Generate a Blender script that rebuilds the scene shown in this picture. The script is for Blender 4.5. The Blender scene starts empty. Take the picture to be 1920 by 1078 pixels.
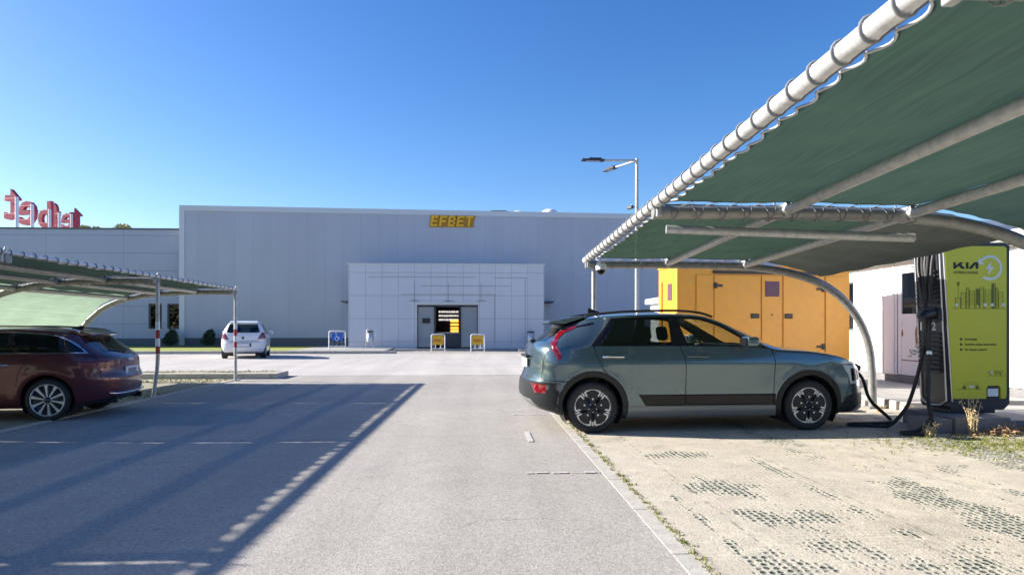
import bpy, bmesh, math, random
from mathutils import Vector, Matrix
from math import sin, cos, pi, radians as R, sqrt, exp
random.seed(7)
SC = bpy.context.scene
COL = SC.collection
RN = random.Random(11)

# ------------------------------------------------------------------ materials
def nodes(name):
    m = bpy.data.materials.new(name); m.use_nodes = True
    nt = m.node_tree; nt.nodes.clear()
    out = nt.nodes.new('ShaderNodeOutputMaterial')
    return m, nt, out
def nd(nt, typ, inp=None, **kw):
    n = nt.nodes.new(typ)
    for k, v in kw.items(): setattr(n, k, v)
    if inp:
        for k, v in inp.items():
            s = n.inputs[k]
            if isinstance(v, bpy.types.NodeSocket): nt.links.new(v, s)
            else: s.default_value = v
    return n
def math_(nt, op, a, b=None, c=None, clamp=False):
    n = nt.nodes.new('ShaderNodeMath'); n.operation = op; n.use_clamp = clamp
    for i, v in enumerate((a, b, c)):
        if v is None: continue
        if isinstance(v, bpy.types.NodeSocket): nt.links.new(v, n.inputs[i])
        else: n.inputs[i].default_value = v
    return n.outputs[0]
def mixc(nt, f, a, b, mode='MIX'):
    n = nt.nodes.new('ShaderNodeMix'); n.data_type = 'RGBA'; n.blend_type = mode
    for s, v in ((n.inputs[0], f), (n.inputs[6], a), (n.inputs[7], b)):
        if isinstance(v, bpy.types.NodeSocket): nt.links.new(v, s)
        else: s.default_value = v if not isinstance(v, tuple) or len(v) == 4 else (*v, 1)
    return n.outputs[2]
def ramp(nt, f, stops):
    n = nt.nodes.new('ShaderNodeValToRGB'); nt.links.new(f, n.inputs[0])
    el = n.color_ramp.elements
    while len(el) < len(stops): el.new(0.5)
    for e, (p, c) in zip(el, stops):
        e.position = p; e.color = (*c, 1) if not isinstance(c, (int, float)) else (c, c, c, 1)
    return n.outputs[0]
def noise(nt, vec, scale, detail=3, rough=0.55):
    n = nd(nt, 'ShaderNodeTexNoise', {'Scale': scale, 'Detail': detail, 'Roughness': rough})
    nt.links.new(vec, n.inputs['Vector']); return n.outputs[0]
def pos(nt):
    return nt.nodes.new('ShaderNodeNewGeometry').outputs['Position']
def objc(nt):
    return nt.nodes.new('ShaderNodeTexCoord').outputs['Object']

def pmat(name, col, rough=0.5, metal=0.0, var=0.12, scale=4.0, bump=0.0, bscale=60.0, coat=0.0, emit=None, spec=0.5, dirt=0.0):
    m, nt, out = nodes(name)
    v = objc(nt)
    n1 = noise(nt, v, scale, 5)
    f = math_(nt, 'MULTIPLY_ADD', n1, 2*var, 1-var)
    b = nd(nt, 'ShaderNodeBsdfPrincipled', {'Roughness': rough, 'Metallic': metal, 'Coat Weight': coat, 'Coat Roughness': 0.04, 'Specular IOR Level': spec})
    c = mixc(nt, 1.0, (*col, 1), nd(nt, 'ShaderNodeCombineColor', {0: f, 1: f, 2: f}).outputs[0], 'MULTIPLY')
    if dirt > 0:
        n2 = noise(nt, v, scale*3.1, 6, 0.7)
        c = mixc(nt, math_(nt, 'MULTIPLY', ramp(nt, n2, [(0.45, 0.0), (0.75, 1.0)]), dirt), c, (0.16, 0.14, 0.12, 1))
    nt.links.new(c, b.inputs['Base Color'])
    if bump:
        nb = noise(nt, v, bscale, 4)
        bp = nd(nt, 'ShaderNodeBump', {'Strength': bump, 'Distance': 0.01, 'Height': nb})
        nt.links.new(bp.outputs[0], b.inputs['Normal'])
    if emit:
        b.inputs['Emission Color'].default_value = (*col, 1); b.inputs['Emission Strength'].default_value = emit
    nt.links.new(b.outputs[0], out.inputs[0])
    return m

def glass_mat(name, tint, rough=0.02, body=0.0, refl=1.0):
    m, nt, out = nodes(name)
    t = nd(nt, 'ShaderNodeBsdfTransparent', {'Color': (*tint, 1)})
    g = nd(nt, 'ShaderNodeBsdfGlossy', {'Color': (1, 1, 1, 1), 'Roughness': rough})
    lw = nd(nt, 'ShaderNodeLayerWeight', {'Blend': 0.5})
    fr = math_(nt, 'MULTIPLY_ADD', math_(nt, 'POWER', lw.outputs['Facing'], 5.0), 0.95, 0.045)
    n1 = noise(nt, objc(nt), 3.0, 2)
    f = math_(nt, 'MULTIPLY', math_(nt, 'MULTIPLY_ADD', n1, 0.05, math_(nt, 'MULTIPLY', fr, refl)), 1.0, clamp=True)
    mx = nd(nt, 'ShaderNodeMixShader', {0: f, 1: t.outputs[0], 2: g.outputs[0]})
    if body > 0:
        d = nd(nt, 'ShaderNodeBsdfDiffuse', {'Color': (0.6, 0.65, 0.68, 1)})
        mx = nd(nt, 'ShaderNodeMixShader', {0: body, 1: mx.outputs[0], 2: d.outputs[0]})
    nt.links.new(mx.outputs[0], out.inputs[0])
    return m

def cloth_mat(name, col, tcol, tr, open_=0.0):
    m, nt, out = nodes(name)
    v = pos(nt)
    mp = nd(nt, 'ShaderNodeMapping', {'Scale': (30, 0.7, 30)}); nt.links.new(v, mp.inputs[0])
    streak = noise(nt, mp.outputs[0], 1.0, 4)
    blot = noise(nt, v, 0.9, 4)
    f = math_(nt, 'MULTIPLY_ADD', streak, 0.7, math_(nt, 'MULTIPLY_ADD', blot, 0.5, 0.42))
    fc = nd(nt, 'ShaderNodeCombineColor', {0: f, 1: f, 2: f}).outputs[0]
    d = nd(nt, 'ShaderNodeBsdfDiffuse'); nt.links.new(mixc(nt, 1, (*col, 1), fc, 'MULTIPLY'), d.inputs[0])
    t = nd(nt, 'ShaderNodeBsdfTranslucent'); nt.links.new(mixc(nt, 1, (*tcol, 1), fc, 'MULTIPLY'), t.inputs[0])
    fine = nd(nt, 'ShaderNodeTexNoise', {'Scale': 240.0, 'Detail': 1.0}); nt.links.new(v, fine.inputs['Vector'])
    bp = nd(nt, 'ShaderNodeBump', {'Strength': 0.35, 'Distance': 0.004, 'Height': fine.outputs[0]})
    nt.links.new(bp.outputs[0], d.inputs['Normal'])
    mx = nd(nt, 'ShaderNodeMixShader', {0: tr, 1: d.outputs[0], 2: t.outputs[0]})
    if open_:   # open mesh of the net
        tp = nd(nt, 'ShaderNodeBsdfTransparent'); mx = nd(nt, 'ShaderNodeMixShader', {0: open_, 1: mx.outputs[0], 2: tp.outputs[0]})
    nt.links.new(mx.outputs[0], out.inputs[0])
    return m

def asphalt_mat(name, base, warm, spk=0.35):
    m, nt, out = nodes(name)
    v = pos(nt)
    big = noise(nt, v, 0.35, 4)
    mid = noise(nt, v, 3.0, 4)
    fine = noise(nt, v, 42.0, 3, 0.7)
    vor = nd(nt, 'ShaderNodeTexVoronoi', {'Scale': 75.0}); nt.links.new(v, vor.inputs['Vector'])
    c0 = ramp(nt, big, [(0.3, base), (0.7, warm)])
    f = math_(nt, 'ADD', math_(nt, 'MULTIPLY_ADD', fine, spk*1.6, 1-spk*0.8), math_(nt, 'MULTIPLY_ADD', mid, 0.22, -0.11))
    vr = nd(nt, 'ShaderNodeSeparateColor'); nt.links.new(vor.outputs['Color'], vr.inputs[0])
    f = math_(nt, 'MULTIPLY', f, math_(nt, 'MULTIPLY_ADD', vr.outputs[0], 0.4, 0.8))
    # sparse dark spots, tyre drips and long sealed seams
    vs = nd(nt, 'ShaderNodeTexVoronoi', {'Scale': 1.6}); nt.links.new(v, vs.inputs['Vector'])
    spot = ramp(nt, vs.outputs['Distance'], [(0.015, 0.35), (0.05, 1.0)])
    c = mixc(nt, 1, c0, nd(nt, 'ShaderNodeCombineColor', {0: f, 1: f, 2: f}).outputs[0], 'MULTIPLY')
    c = mixc(nt, 0.5, c, spot, 'MULTIPLY')
    mp = nd(nt, 'ShaderNodeMapping', {'Scale': (1.1, 0.06, 1)}); nt.links.new(v, mp.inputs[0])
    st = noise(nt, mp.outputs[0], 1.3, 4)
    c = mixc(nt, 0.55, c, ramp(nt, st, [(0.35, 0.8), (0.65, 1.08)]), 'MULTIPLY')
    # hairline cracks and oil stains
    wn_ = nd(nt, 'ShaderNodeTexNoise', {'Scale': 1.3, 'Detail': 5.0}); nt.links.new(v, wn_.inputs['Vector'])
    wv = nd(nt, 'ShaderNodeVectorMath', {0: wn_.outputs['Color'], 1: (1.1, 1.1, 0)}, operation='MULTIPLY'); wa = nd(nt, 'ShaderNodeVectorMath', {0: v, 1: wv.outputs[0]}, operation='ADD')
    ve = nd(nt, 'ShaderNodeTexVoronoi', {'Scale': 0.33}, feature='DISTANCE_TO_EDGE'); nt.links.new(wa.outputs[0], ve.inputs['Vector'])
    ck = math_(nt, 'MULTIPLY', ramp(nt, ve.outputs['Distance'], [(0.0, 1.0), (0.004, 0.0)]), ramp(nt, big, [(0.45, 0.0), (0.6, 0.55)]))
    c = mixc(nt, ck, c, (0.10, 0.095, 0.09, 1))
    oil = ramp(nt, noise(nt, v, 0.9, 5, 0.6), [(0.66, 0.0), (0.76, 0.35)])
    c = mixc(nt, oil, c, (0.13, 0.125, 0.12, 1))
    b = nd(nt, 'ShaderNodeBsdfPrincipled', {'Roughness': 0.9, 'Specular IOR Level': 0.25})
    nt.links.new(c, b.inputs['Base Color'])
    bp = nd(nt, 'ShaderNodeBump', {'Strength': 0.4, 'Distance': 0.004, 'Height': math_(nt, 'ADD', fine, vor.outputs['Distance'])})
    nt.links.new(bp.outputs[0], b.inputs['Normal'])
    nt.links.new(b.outputs[0], out.inputs[0])
    return m

def box_mask(nt, X, Y, x0, x1, y0, y1, sx=0.12, sy=0.3):
    def edge(c, e, s, sign):
        return math_(nt, 'MULTIPLY_ADD', math_(nt, 'SUBTRACT', c, e), sign/s, 0.5, clamp=True)
    a = math_(nt, 'MULTIPLY', edge(X, x0, sx, 1), edge(X, x1, sx, -1))
    b = math_(nt, 'MULTIPLY', edge(Y, y0, sy, 1), edge(Y, y1, sy, -1))
    return math_(nt, 'MULTIPLY', a, b)

def sand_grid_mat(name):
    m, nt, out = nodes(name)
    v = pos(nt)
    sep = nd(nt, 'ShaderNodeSeparateXYZ'); nt.links.new(v, sep.inputs[0])
    X, Y = sep.outputs[0], sep.outputs[1]
    big = noise(nt, v, 0.8, 6, 0.65); mid = noise(nt, v, 5.0, 6, 0.72); fine = noise(nt, v, 65.0, 4, 0.75)
    sand = ramp(nt, big, [(0.3, (0.38, 0.345, 0.285)), (0.43, (0.53, 0.475, 0.39)), (0.52, (0.48, 0.435, 0.365)), (0.6, (0.54, 0.49, 0.405)), (0.75, (0.38, 0.37, 0.31))])
    f = math_(nt, 'MULTIPLY_ADD', fine, 1.0, 0.5)
    f = math_(nt, 'MULTIPLY', f, math_(nt, 'MULTIPLY_ADD', mid, 0.6, 0.7))
    sand = mixc(nt, 1, sand, nd(nt, 'ShaderNodeCombineColor', {0: f, 1: f, 2: f}).outputs[0], 'MULTIPLY')
    # honeycomb of the plastic paving grid
    mp = nd(nt, 'ShaderNodeMapping', {'Scale': (19.0, 16.5, 0.0), 'Rotation': (0, 0, 0.0)}); wn_ = nd(nt, 'ShaderNodeTexNoise', {'Scale': 3.0, 'Detail': 3.0}); nt.links.new(v, wn_.inputs['Vector'])
    wv = nd(nt, 'ShaderNodeVectorMath', {0: wn_.outputs['Color'], 1: (.05, .05, 0)}, operation='MULTIPLY'); wa = nd(nt, 'ShaderNodeVectorMath', {0: v, 1: wv.outputs[0]}, operation='ADD'); nt.links.new(wa.outputs[0], mp.inputs[0])
    vor = nd(nt, 'ShaderNodeTexVoronoi', {'Scale': 1.0, 'Randomness': 0.3}); vor.voronoi_dimensions = '2D'; nt.links.new(mp.outputs[0], vor.inputs['Vector'])
    cell = ramp(nt, vor.outputs['Distance'], [(0.2, 0.0), (0.42, 1.0)])       # 0 pocket, 1 rib
    # where the fill has been worn out of the grid
    M = None
    for (x0, x1, y0, y1, w) in [(3.3, 3.75, 6.7, 10.2, .62), (3.3, 3.85, 2.5, 5.9, .75), (2.9, 4.8, 6.15, 6.45, .5),
                               (1.75, 2.35, 5.35, 6.0, .8), (1.8, 2.5, 4.35, 5.0, .7), (2.0, 2.5, 3.7, 4.3, .7), (1.5, 1.95, 3.3, 4.0, .8),
                               (1.7, 2.5, 6.8, 7.5, .52), (5.05, 5.75, 5.5, 8.2, .75), (4.2, 6.5, 8.9, 10.6, .55),
                               (2.72, 2.86, 3.0, 7.2, .55), (1.52, 1.62, 3.0, 5.6, .6), (2.4, 4.6, 3.0, 4.3, .42), (4.3, 4.45, 3, 7, .45)]:
        k = math_(nt, 'MULTIPLY', box_mask(nt, X, Y, x0, x1, y0, y1, 0.3 if x1-x0 > .2 else 0.06, 0.5), w)
        M = k if M is None else math_(nt, 'MAXIMUM', M, k)
    wob = noise(nt, v, 2.6, 5, 0.7)
    M = math_(nt, 'ADD', M, math_(nt, 'MULTIPLY_ADD', wob, 3.0, -1.72))
    worn = math_(nt, 'MULTIPLY', ramp(nt, M, [(0.22, 0.0), (0.58, 1.0)]), ramp(nt, noise(nt, v, 9.0, 4, 0.75), [(0.36, 0.3), (0.5, 1.0)]))
    pocket = math_(nt, 'MULTIPLY', worn, math_(nt, 'SUBTRACT', 1.0, cell))
    faint = math_(nt, 'MULTIPLY', math_(nt, 'SUBTRACT', 1.0, cell), ramp(nt, noise(nt, v, 0.55, 5, 0.7), [(0.46, 0.0), (0.66, 0.32)]))
    rib = mixc(nt, math_(nt, 'MULTIPLY', worn, 0.55), sand, (0.33, 0.35, 0.30, 1))
    c = mixc(nt, math_(nt, 'MAXIMUM', pocket, faint), rib, (0.07, 0.085, 0.07, 1))
    # straight module joints, gravel and dry grass dust
    jx = math_(nt, 'ABSOLUTE', math_(nt, 'SUBTRACT', math_(nt, 'FRACT', math_(nt, 'MULTIPLY', X, 1/1.17)), 0.5))
    joint = math_(nt, 'MULTIPLY', ramp(nt, jx, [(0.0, 1.0), (0.016, 0.0)]), ramp(nt, noise(nt, v, 9.0, 3), [(0.45, 0.0), (0.6, 0.7)]))
    c = mixc(nt, joint, c, (0.09, 0.09, 0.07, 1))
    gr = ramp(nt, noise(nt, v, 1.1, 5), [(0.56, 0.0), (0.72, 0.6)])
    c = mixc(nt, math_(nt, 'MULTIPLY', gr, box_mask(nt, X, Y, 4.6, 9, 6.5, 9.0, 0.8, 0.8)), c, (0.27, 0.28, 0.10, 1))
    b = nd(nt, 'ShaderNodeBsdfPrincipled', {'Roughness': 0.95, 'Specular IOR Level': 0.15})
    nt.links.new(c, b.inputs['Base Color'])
    hgt = math_(nt, 'SUBTRACT', math_(nt, 'MULTIPLY_ADD', fine, 0.35, math_(nt, 'MULTIPLY', mid, 0.5)), math_(nt, 'MULTIPLY', pocket, 1.2))
    bp = nd(nt, 'ShaderNodeBump', {'Strength': 0.9, 'Distance': 0.02, 'Height': hgt})
    nt.links.new(bp.outputs[0], b.inputs['Normal'])
    nt.links.new(b.outputs[0], out.inputs[0])
    return m

def panel_mat(name, col, vx, hz, line=0.35, rough=0.45, off=0.0, lw=0.012, metal=0.25):
    """sheet cladding: vertical joints each vx metres along X, horizontal joints each hz"""
    m, nt, out = nodes(name)
    v = pos(nt)
    sep = nd(nt, 'ShaderNodeSeparateXYZ'); nt.links.new(v, sep.inputs[0])
    def lines(c, per, w, o):
        fr = math_(nt, 'FRACT', math_(nt, 'MULTIPLY_ADD', c, 1/per, o))
        return math_(nt, 'LESS_THAN', math_(nt, 'ABSOLUTE', math_(nt, 'SUBTRACT', fr, 0.5)), w/per)
    L = None
    if vx: L = lines(sep.outputs[0], vx, lw, off)
    if hz:
        h = lines(sep.outputs[2], hz, lw, 0.13); L = h if L is None else math_(nt, 'MAXIMUM', L, h)
    # each sheet a touch different
    ix = math_(nt, 'FLOOR', math_(nt, 'MULTIPLY_ADD', sep.outputs[0], 1/(vx or 3.3), off + 0.5))
    wn = nd(nt, 'ShaderNodeTexWhiteNoise'); wn.noise_dimensions = '1D'; nt.links.new(ix, wn.inputs['W'])
    g = noise(nt, v, 0.22, 4)
    mp = nd(nt, 'ShaderNodeMapping', {'Scale': (2.0, 2.0, 0.15)}); nt.links.new(v, mp.inputs[0])
    st = noise(nt, mp.outputs[0], 1.0, 4)
    f = math_(nt, 'ADD', math_(nt, 'MULTIPLY_ADD', wn.outputs[0], 0.035, 0.89), math_(nt, 'ADD', math_(nt, 'MULTIPLY_ADD', g, 0.2, -0.06), math_(nt, 'MULTIPLY_ADD', st, 0.12, -0.04)))
    c = mixc(nt, 1, (*col, 1), nd(nt, 'ShaderNodeCombineColor', {0: f, 1: f, 2: f}).outputs[0], 'MULTIPLY')
    if L is not None:
        c = mixc(nt, math_(nt, 'MULTIPLY', L, line), c, (0.05, 0.055, 0.07, 1))
    b = nd(nt, 'ShaderNodeBsdfPrincipled', {'Roughness': rough, 'Metallic': metal})
    nt.links.new(c, b.inputs['Base Color'])
    if L is not None:
        bp = nd(nt, 'ShaderNodeBump', {'Strength': 0.5, 'Distance': 0.02, 'Height': math_(nt, 'SUBTRACT', 1.0, L)})
        nt.links.new(bp.outputs[0], b.inputs['Normal'])
    nt.links.new(b.outputs[0], out.inputs[0])
    return m

def galv_mat(name, col=(0.42, 0.43, 0.43)):
    m, nt, out = nodes(name)
    v = pos(nt)
    n1 = noise(nt, v, 14.0, 5, 0.7); n2 = noise(nt, v, 70.0, 2)
    c = ramp(nt, n1, [(0.3, tuple(x*0.72 for x in col)), (0.7, tuple(min(1, x*1.2) for x in col))])
    rust = ramp(nt, noise(nt, v, 6.0, 6, 0.75), [(0.66, 0.0), (0.78, 0.45)])
    c = mixc(nt, rust, c, (0.22, 0.15, 0.10, 1))
    b = nd(nt, 'ShaderNodeBsdfPrincipled', {'Roughness': 0.48, 'Metallic': 0.45})
    nt.links.new(c, b.inputs['Base Color'])
    bp = nd(nt, 'ShaderNodeBump', {'Strength': 0.15, 'Distance': 0.004, 'Height': n2}); nt.links.new(bp.outputs[0], b.inputs['Normal'])
    nt.links.new(b.outputs[0], out.inputs[0])
    return m

M = {}
M['asphalt'] = asphalt_mat('asphalt', (0.325, 0.303, 0.278), (0.385, 0.358, 0.328), 0.25)
M['street'] = asphalt_mat('pale_street', (0.43, 0.405, 0.38), (0.49, 0.46, 0.43), 0.25)
M['sandgrid'] = sand_grid_mat('sand_grid')
M['gravel'] = asphalt_mat('gravel', (0.24, 0.22, 0.17), (0.34, 0.31, 0.24), 0.5)
M['earth'] = pmat('dry_earth', (0.40, 0.36, 0.26), 0.95, var=0.35, scale=2.0, bump=0.6, bscale=30)
M['lawn'] = pmat('lawn', (0.24, 0.27, 0.04), 0.95, var=0.35, scale=1.2, bump=0.6, bscale=25)
M['kerb'] = pmat('kerb_concrete', (0.44, 0.42, 0.38), 0.9, var=0.25, scale=5, bump=0.4, bscale=60, dirt=0.4)
M['concrete'] = pmat('concrete', (0.34, 0.33, 0.31), 0.9, var=0.25, scale=3, bump=0.4, bscale=40, dirt=0.35)
M['darkconc'] = pmat('dark_concrete', (0.20, 0.20, 0.21), 0.9, var=0.3, scale=4, bump=0.4, bscale=40, dirt=0.4)
M['paintline'] = pmat('worn_white_paint', (0.50, 0.49, 0.47), 0.85, var=0.35, scale=9, bump=0.3, dirt=0.45)
M['clad'] = panel_mat('hall_cladding', (0.44, 0.465, 0.54), 1.13, 0, 0.18)
M['clad_annex'] = panel_mat('annex_cladding', (0.40, 0.435, 0.52), 4.75, 1.12, 0.28, off=0.2, lw=0.02)
M['porch'] = panel_mat('porch_panels', (0.58, 0.605, 0.67), 0.935, 1.33, 0.36, off=0.31, lw=0.014)
M['trim'] = pmat('parapet_trim', (0.58, 0.60, 0.63), 0.4, 0.3, var=0.06)
M['plinth'] = pmat('plinth_panel', (0.10, 0.11, 0.13), 0.6, var=0.12)
M['darkframe'] = pmat('dark_frame', (0.035, 0.038, 0.045), 0.4, 0.2)
M['frost'] = glass_mat('frosted_door_glass', (0.55, 0.6, 0.62), 0.05, body=0.45)
M['dglass'] = glass_mat('window_glass', (0.12, 0.16, 0.2), 0.02, refl=1.2)
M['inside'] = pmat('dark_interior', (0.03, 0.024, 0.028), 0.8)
M['woodgrey'] = pmat('counter_laminate', (0.30, 0.30, 0.31), 0.5)
M['menuw'] = pmat('menu_white', (0.9, 0.86, 0.80), 0.5, emit=0.35)
M['menuo'] = pmat('menu_orange', (0.95, 0.45, 0.06), 0.5, emit=0.9)
M['yellow'] = pmat('yellow_plastic', (0.72, 0.40, 0.015), 0.45)
M['yellow_side'] = pmat('dark_yellow_return', (0.40, 0.22, 0.02), 0.5)
M['red'] = pmat('red_letter', (0.38, 0.025, 0.06), 0.5, var=0.2)
M['pinkred'] = pmat('red_letter_back', (0.5, 0.1, 0.16), 0.5, var=0.2)
M['galv'] = galv_mat('galvanised_pipe')
M['galv_dark'] = galv_mat('weathered_pipe', (0.27, 0.275, 0.265))
M['whitepipe'] = galv_mat('white_pipe', (0.66, 0.66, 0.66))
M['rope'] = pmat('dark_rope', (0.05, 0.06, 0.055), 0.9, var=0.3, scale=30)
M['ropeg'] = pmat('grey_rope', (0.22, 0.23, 0.23), 0.9, var=0.3, scale=30)
M['ropew'] = pmat('pale_rope', (0.55, 0.56, 0.56), 0.9, var=0.2, scale=30)
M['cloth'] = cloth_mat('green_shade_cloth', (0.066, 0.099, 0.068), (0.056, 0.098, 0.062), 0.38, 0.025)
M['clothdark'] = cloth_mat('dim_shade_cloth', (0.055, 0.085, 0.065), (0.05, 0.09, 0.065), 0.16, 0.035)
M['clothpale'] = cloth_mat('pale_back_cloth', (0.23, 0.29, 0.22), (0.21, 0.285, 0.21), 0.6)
M['clothbrown'] = cloth_mat('shaded_back_cloth', (0.10, 0.105, 0.085), (0.10, 0.11, 0.08), 0.35)  # shade on the rear of the canopy fabric, put into its colour as brown
M['orange'] = pmat('orange_enamel', (0.86, 0.37, 0.028), 0.38, var=0.05, scale=2.0, bump=0.02, bscale=4, dirt=0.14)
M['orange_d'] = pmat('orange_shadow_gap', (0.22, 0.09, 0.01), 0.6)
M['maroon'] = pmat('maroon_panel', (0.12, 0.045, 0.085), 0.5)
M['black'] = pmat('black_plastic', (0.018, 0.018, 0.02), 0.45, var=0.2, bump=0.1, bscale=80)
M['gloss_black'] = pmat('gloss_black', (0.012, 0.012, 0.014), 0.18, spec=0.3)
M['rubber'] = pmat('tyre_rubber', (0.022, 0.022, 0.023), 0.75, var=0.2, scale=8, bump=0.3, bscale=40, dirt=0.15)
M['cabinwhite'] = pmat('white_cabin_panel', (0.78, 0.78, 0.79), 0.4, var=0.04, scale=1.2, dirt=0.05)
M['white'] = pmat('white_enamel', (0.75, 0.76, 0.77), 0.4, var=0.05)
M['poststrip'] = pmat('white_tape', (0.78, 0.78, 0.80), 0.5)
M['postred'] = pmat('red_tape', (0.42, 0.03, 0.03), 0.5)
M['chrome'] = pmat('chrome', (0.75, 0.76, 0.78), 0.16, 1.0, var=0.03)
M['alu'] = pmat('machined_aluminium', (0.66, 0.66, 0.68), 0.28, 0.6, var=0.05)
M['rimdark'] = pmat('dark_rim', (0.055, 0.056, 0.06), 0.35, 0.3)
M['kpaint'] = pmat('grey_teal_paint', (0.112, 0.168, 0.187), 0.22, 0.65, var=0.04, coat=1.0)
M['apaint'] = pmat('burgundy_paint', (0.10, 0.013, 0.018), 0.32, 0.35, var=0.05, coat=1.0)
M['ypaint'] = pmat('white_car_paint', (0.70, 0.71, 0.73), 0.35, var=0.03, coat=0.8)
M['sillgrey'] = pmat('satin_grey_sill', (0.20, 0.22, 0.225), 0.35, 0.3)
M['cladding'] = pmat('black_wheel_trim', (0.022, 0.024, 0.027), 0.4, var=0.15, spec=0.25)
M['glass_f'] = glass_mat('car_front_glass', (0.88, 0.93, 0.88), 0.01, refl=0.8)
M['glass_r'] = glass_mat('car_privacy_glass', (0.11, 0.125, 0.125), 0.01, refl=0.8)
M['lampred'] = pmat('red_lens', (0.17, 0.003, 0.008), 0.12, var=0.15, coat=1.0)
M['lampclear'] = pmat('clear_lens', (0.55, 0.60, 0.66), 0.08, 0.6, var=0.3, scale=12, coat=1.0)
M['lensglass'] = pmat('pale_lens', (0.50, 0.57, 0.64), 0.10, 0.0, var=0.25, scale=14, coat=1.0)
M['lampred2'] = pmat('dark_red_lens', (0.16, 0.006, 0.014), 0.3, var=0.4, scale=14, coat=0.15)
M['seat'] = pmat('dark_upholstery', (0.03, 0.03, 0.033), 0.8)
M['seatl'] = pmat('grey_upholstery', (0.16, 0.16, 0.165), 0.8)
M['plate'] = pmat('number_plate', (0.70, 0.71, 0.74), 0.4)
M['platetxt'] = pmat('plate_ink', (0.04, 0.04, 0.06), 0.5)
M['bluesign'] = pmat('blue_sign', (0.02, 0.12, 0.52), 0.45)
M['signwhite'] = pmat('sign_white', (0.8, 0.82, 0.84), 0.45)
M['lime'] = pmat('lime_panel', (0.60, 0.595, 0.04), 0.38, var=0.03, scale=1.5)
M['limeink'] = pmat('olive_ink', (0.13, 0.15, 0.012), 0.5)
M['blackink'] = pmat('black_ink', (0.012, 0.014, 0.012), 0.5)
M['lightink'] = pmat('pale_ink', (0.66, 0.72, 0.66), 0.45)
M['charger'] = pmat('anthracite_casing', (0.03, 0.036, 0.045), 0.35, var=0.1)
M['rod'] = pmat('grey_rod', (0.22, 0.23, 0.26), 0.5)
M['leaf'] = pmat('yellow_green_leaf', (0.40, 0.36, 0.12), 0.8, var=0.5, scale=1.5)
M['bush'] = pmat('dark_leaf', (0.025, 0.05, 0.022), 0.8, var=0.5, scale=6)
M['bark'] = pmat('bark', (0.12, 0.09, 0.06), 0.9, bump=0.5, bscale=20)
M['dry'] = pmat('dry_weed', (0.52, 0.41, 0.22), 0.9, var=0.4, scale=14)
M['dryleaf'] = pmat('dry_leaf', (0.33, 0.20, 0.10), 0.9, var=0.5, scale=12)
M['grass'] = pmat('grass_blade', (0.20, 0.22, 0.05), 0.9, var=0.5, scale=4)
M['lamphead'] = pmat('dark_lamp_housing', (0.04, 0.045, 0.055), 0.4, 0.4)
M['petal'] = pmat('dark_petal', (0.03, 0.031, 0.034), 0.45, spec=0.3)
M['wood'] = pmat('added_foliage', (0.035, 0.055, 0.022), 0.9, var=0.6, scale=0.6)
M['greenbox'] = pmat('green_roof_unit', (0.03, 0.07, 0.05), 0.6)

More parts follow.
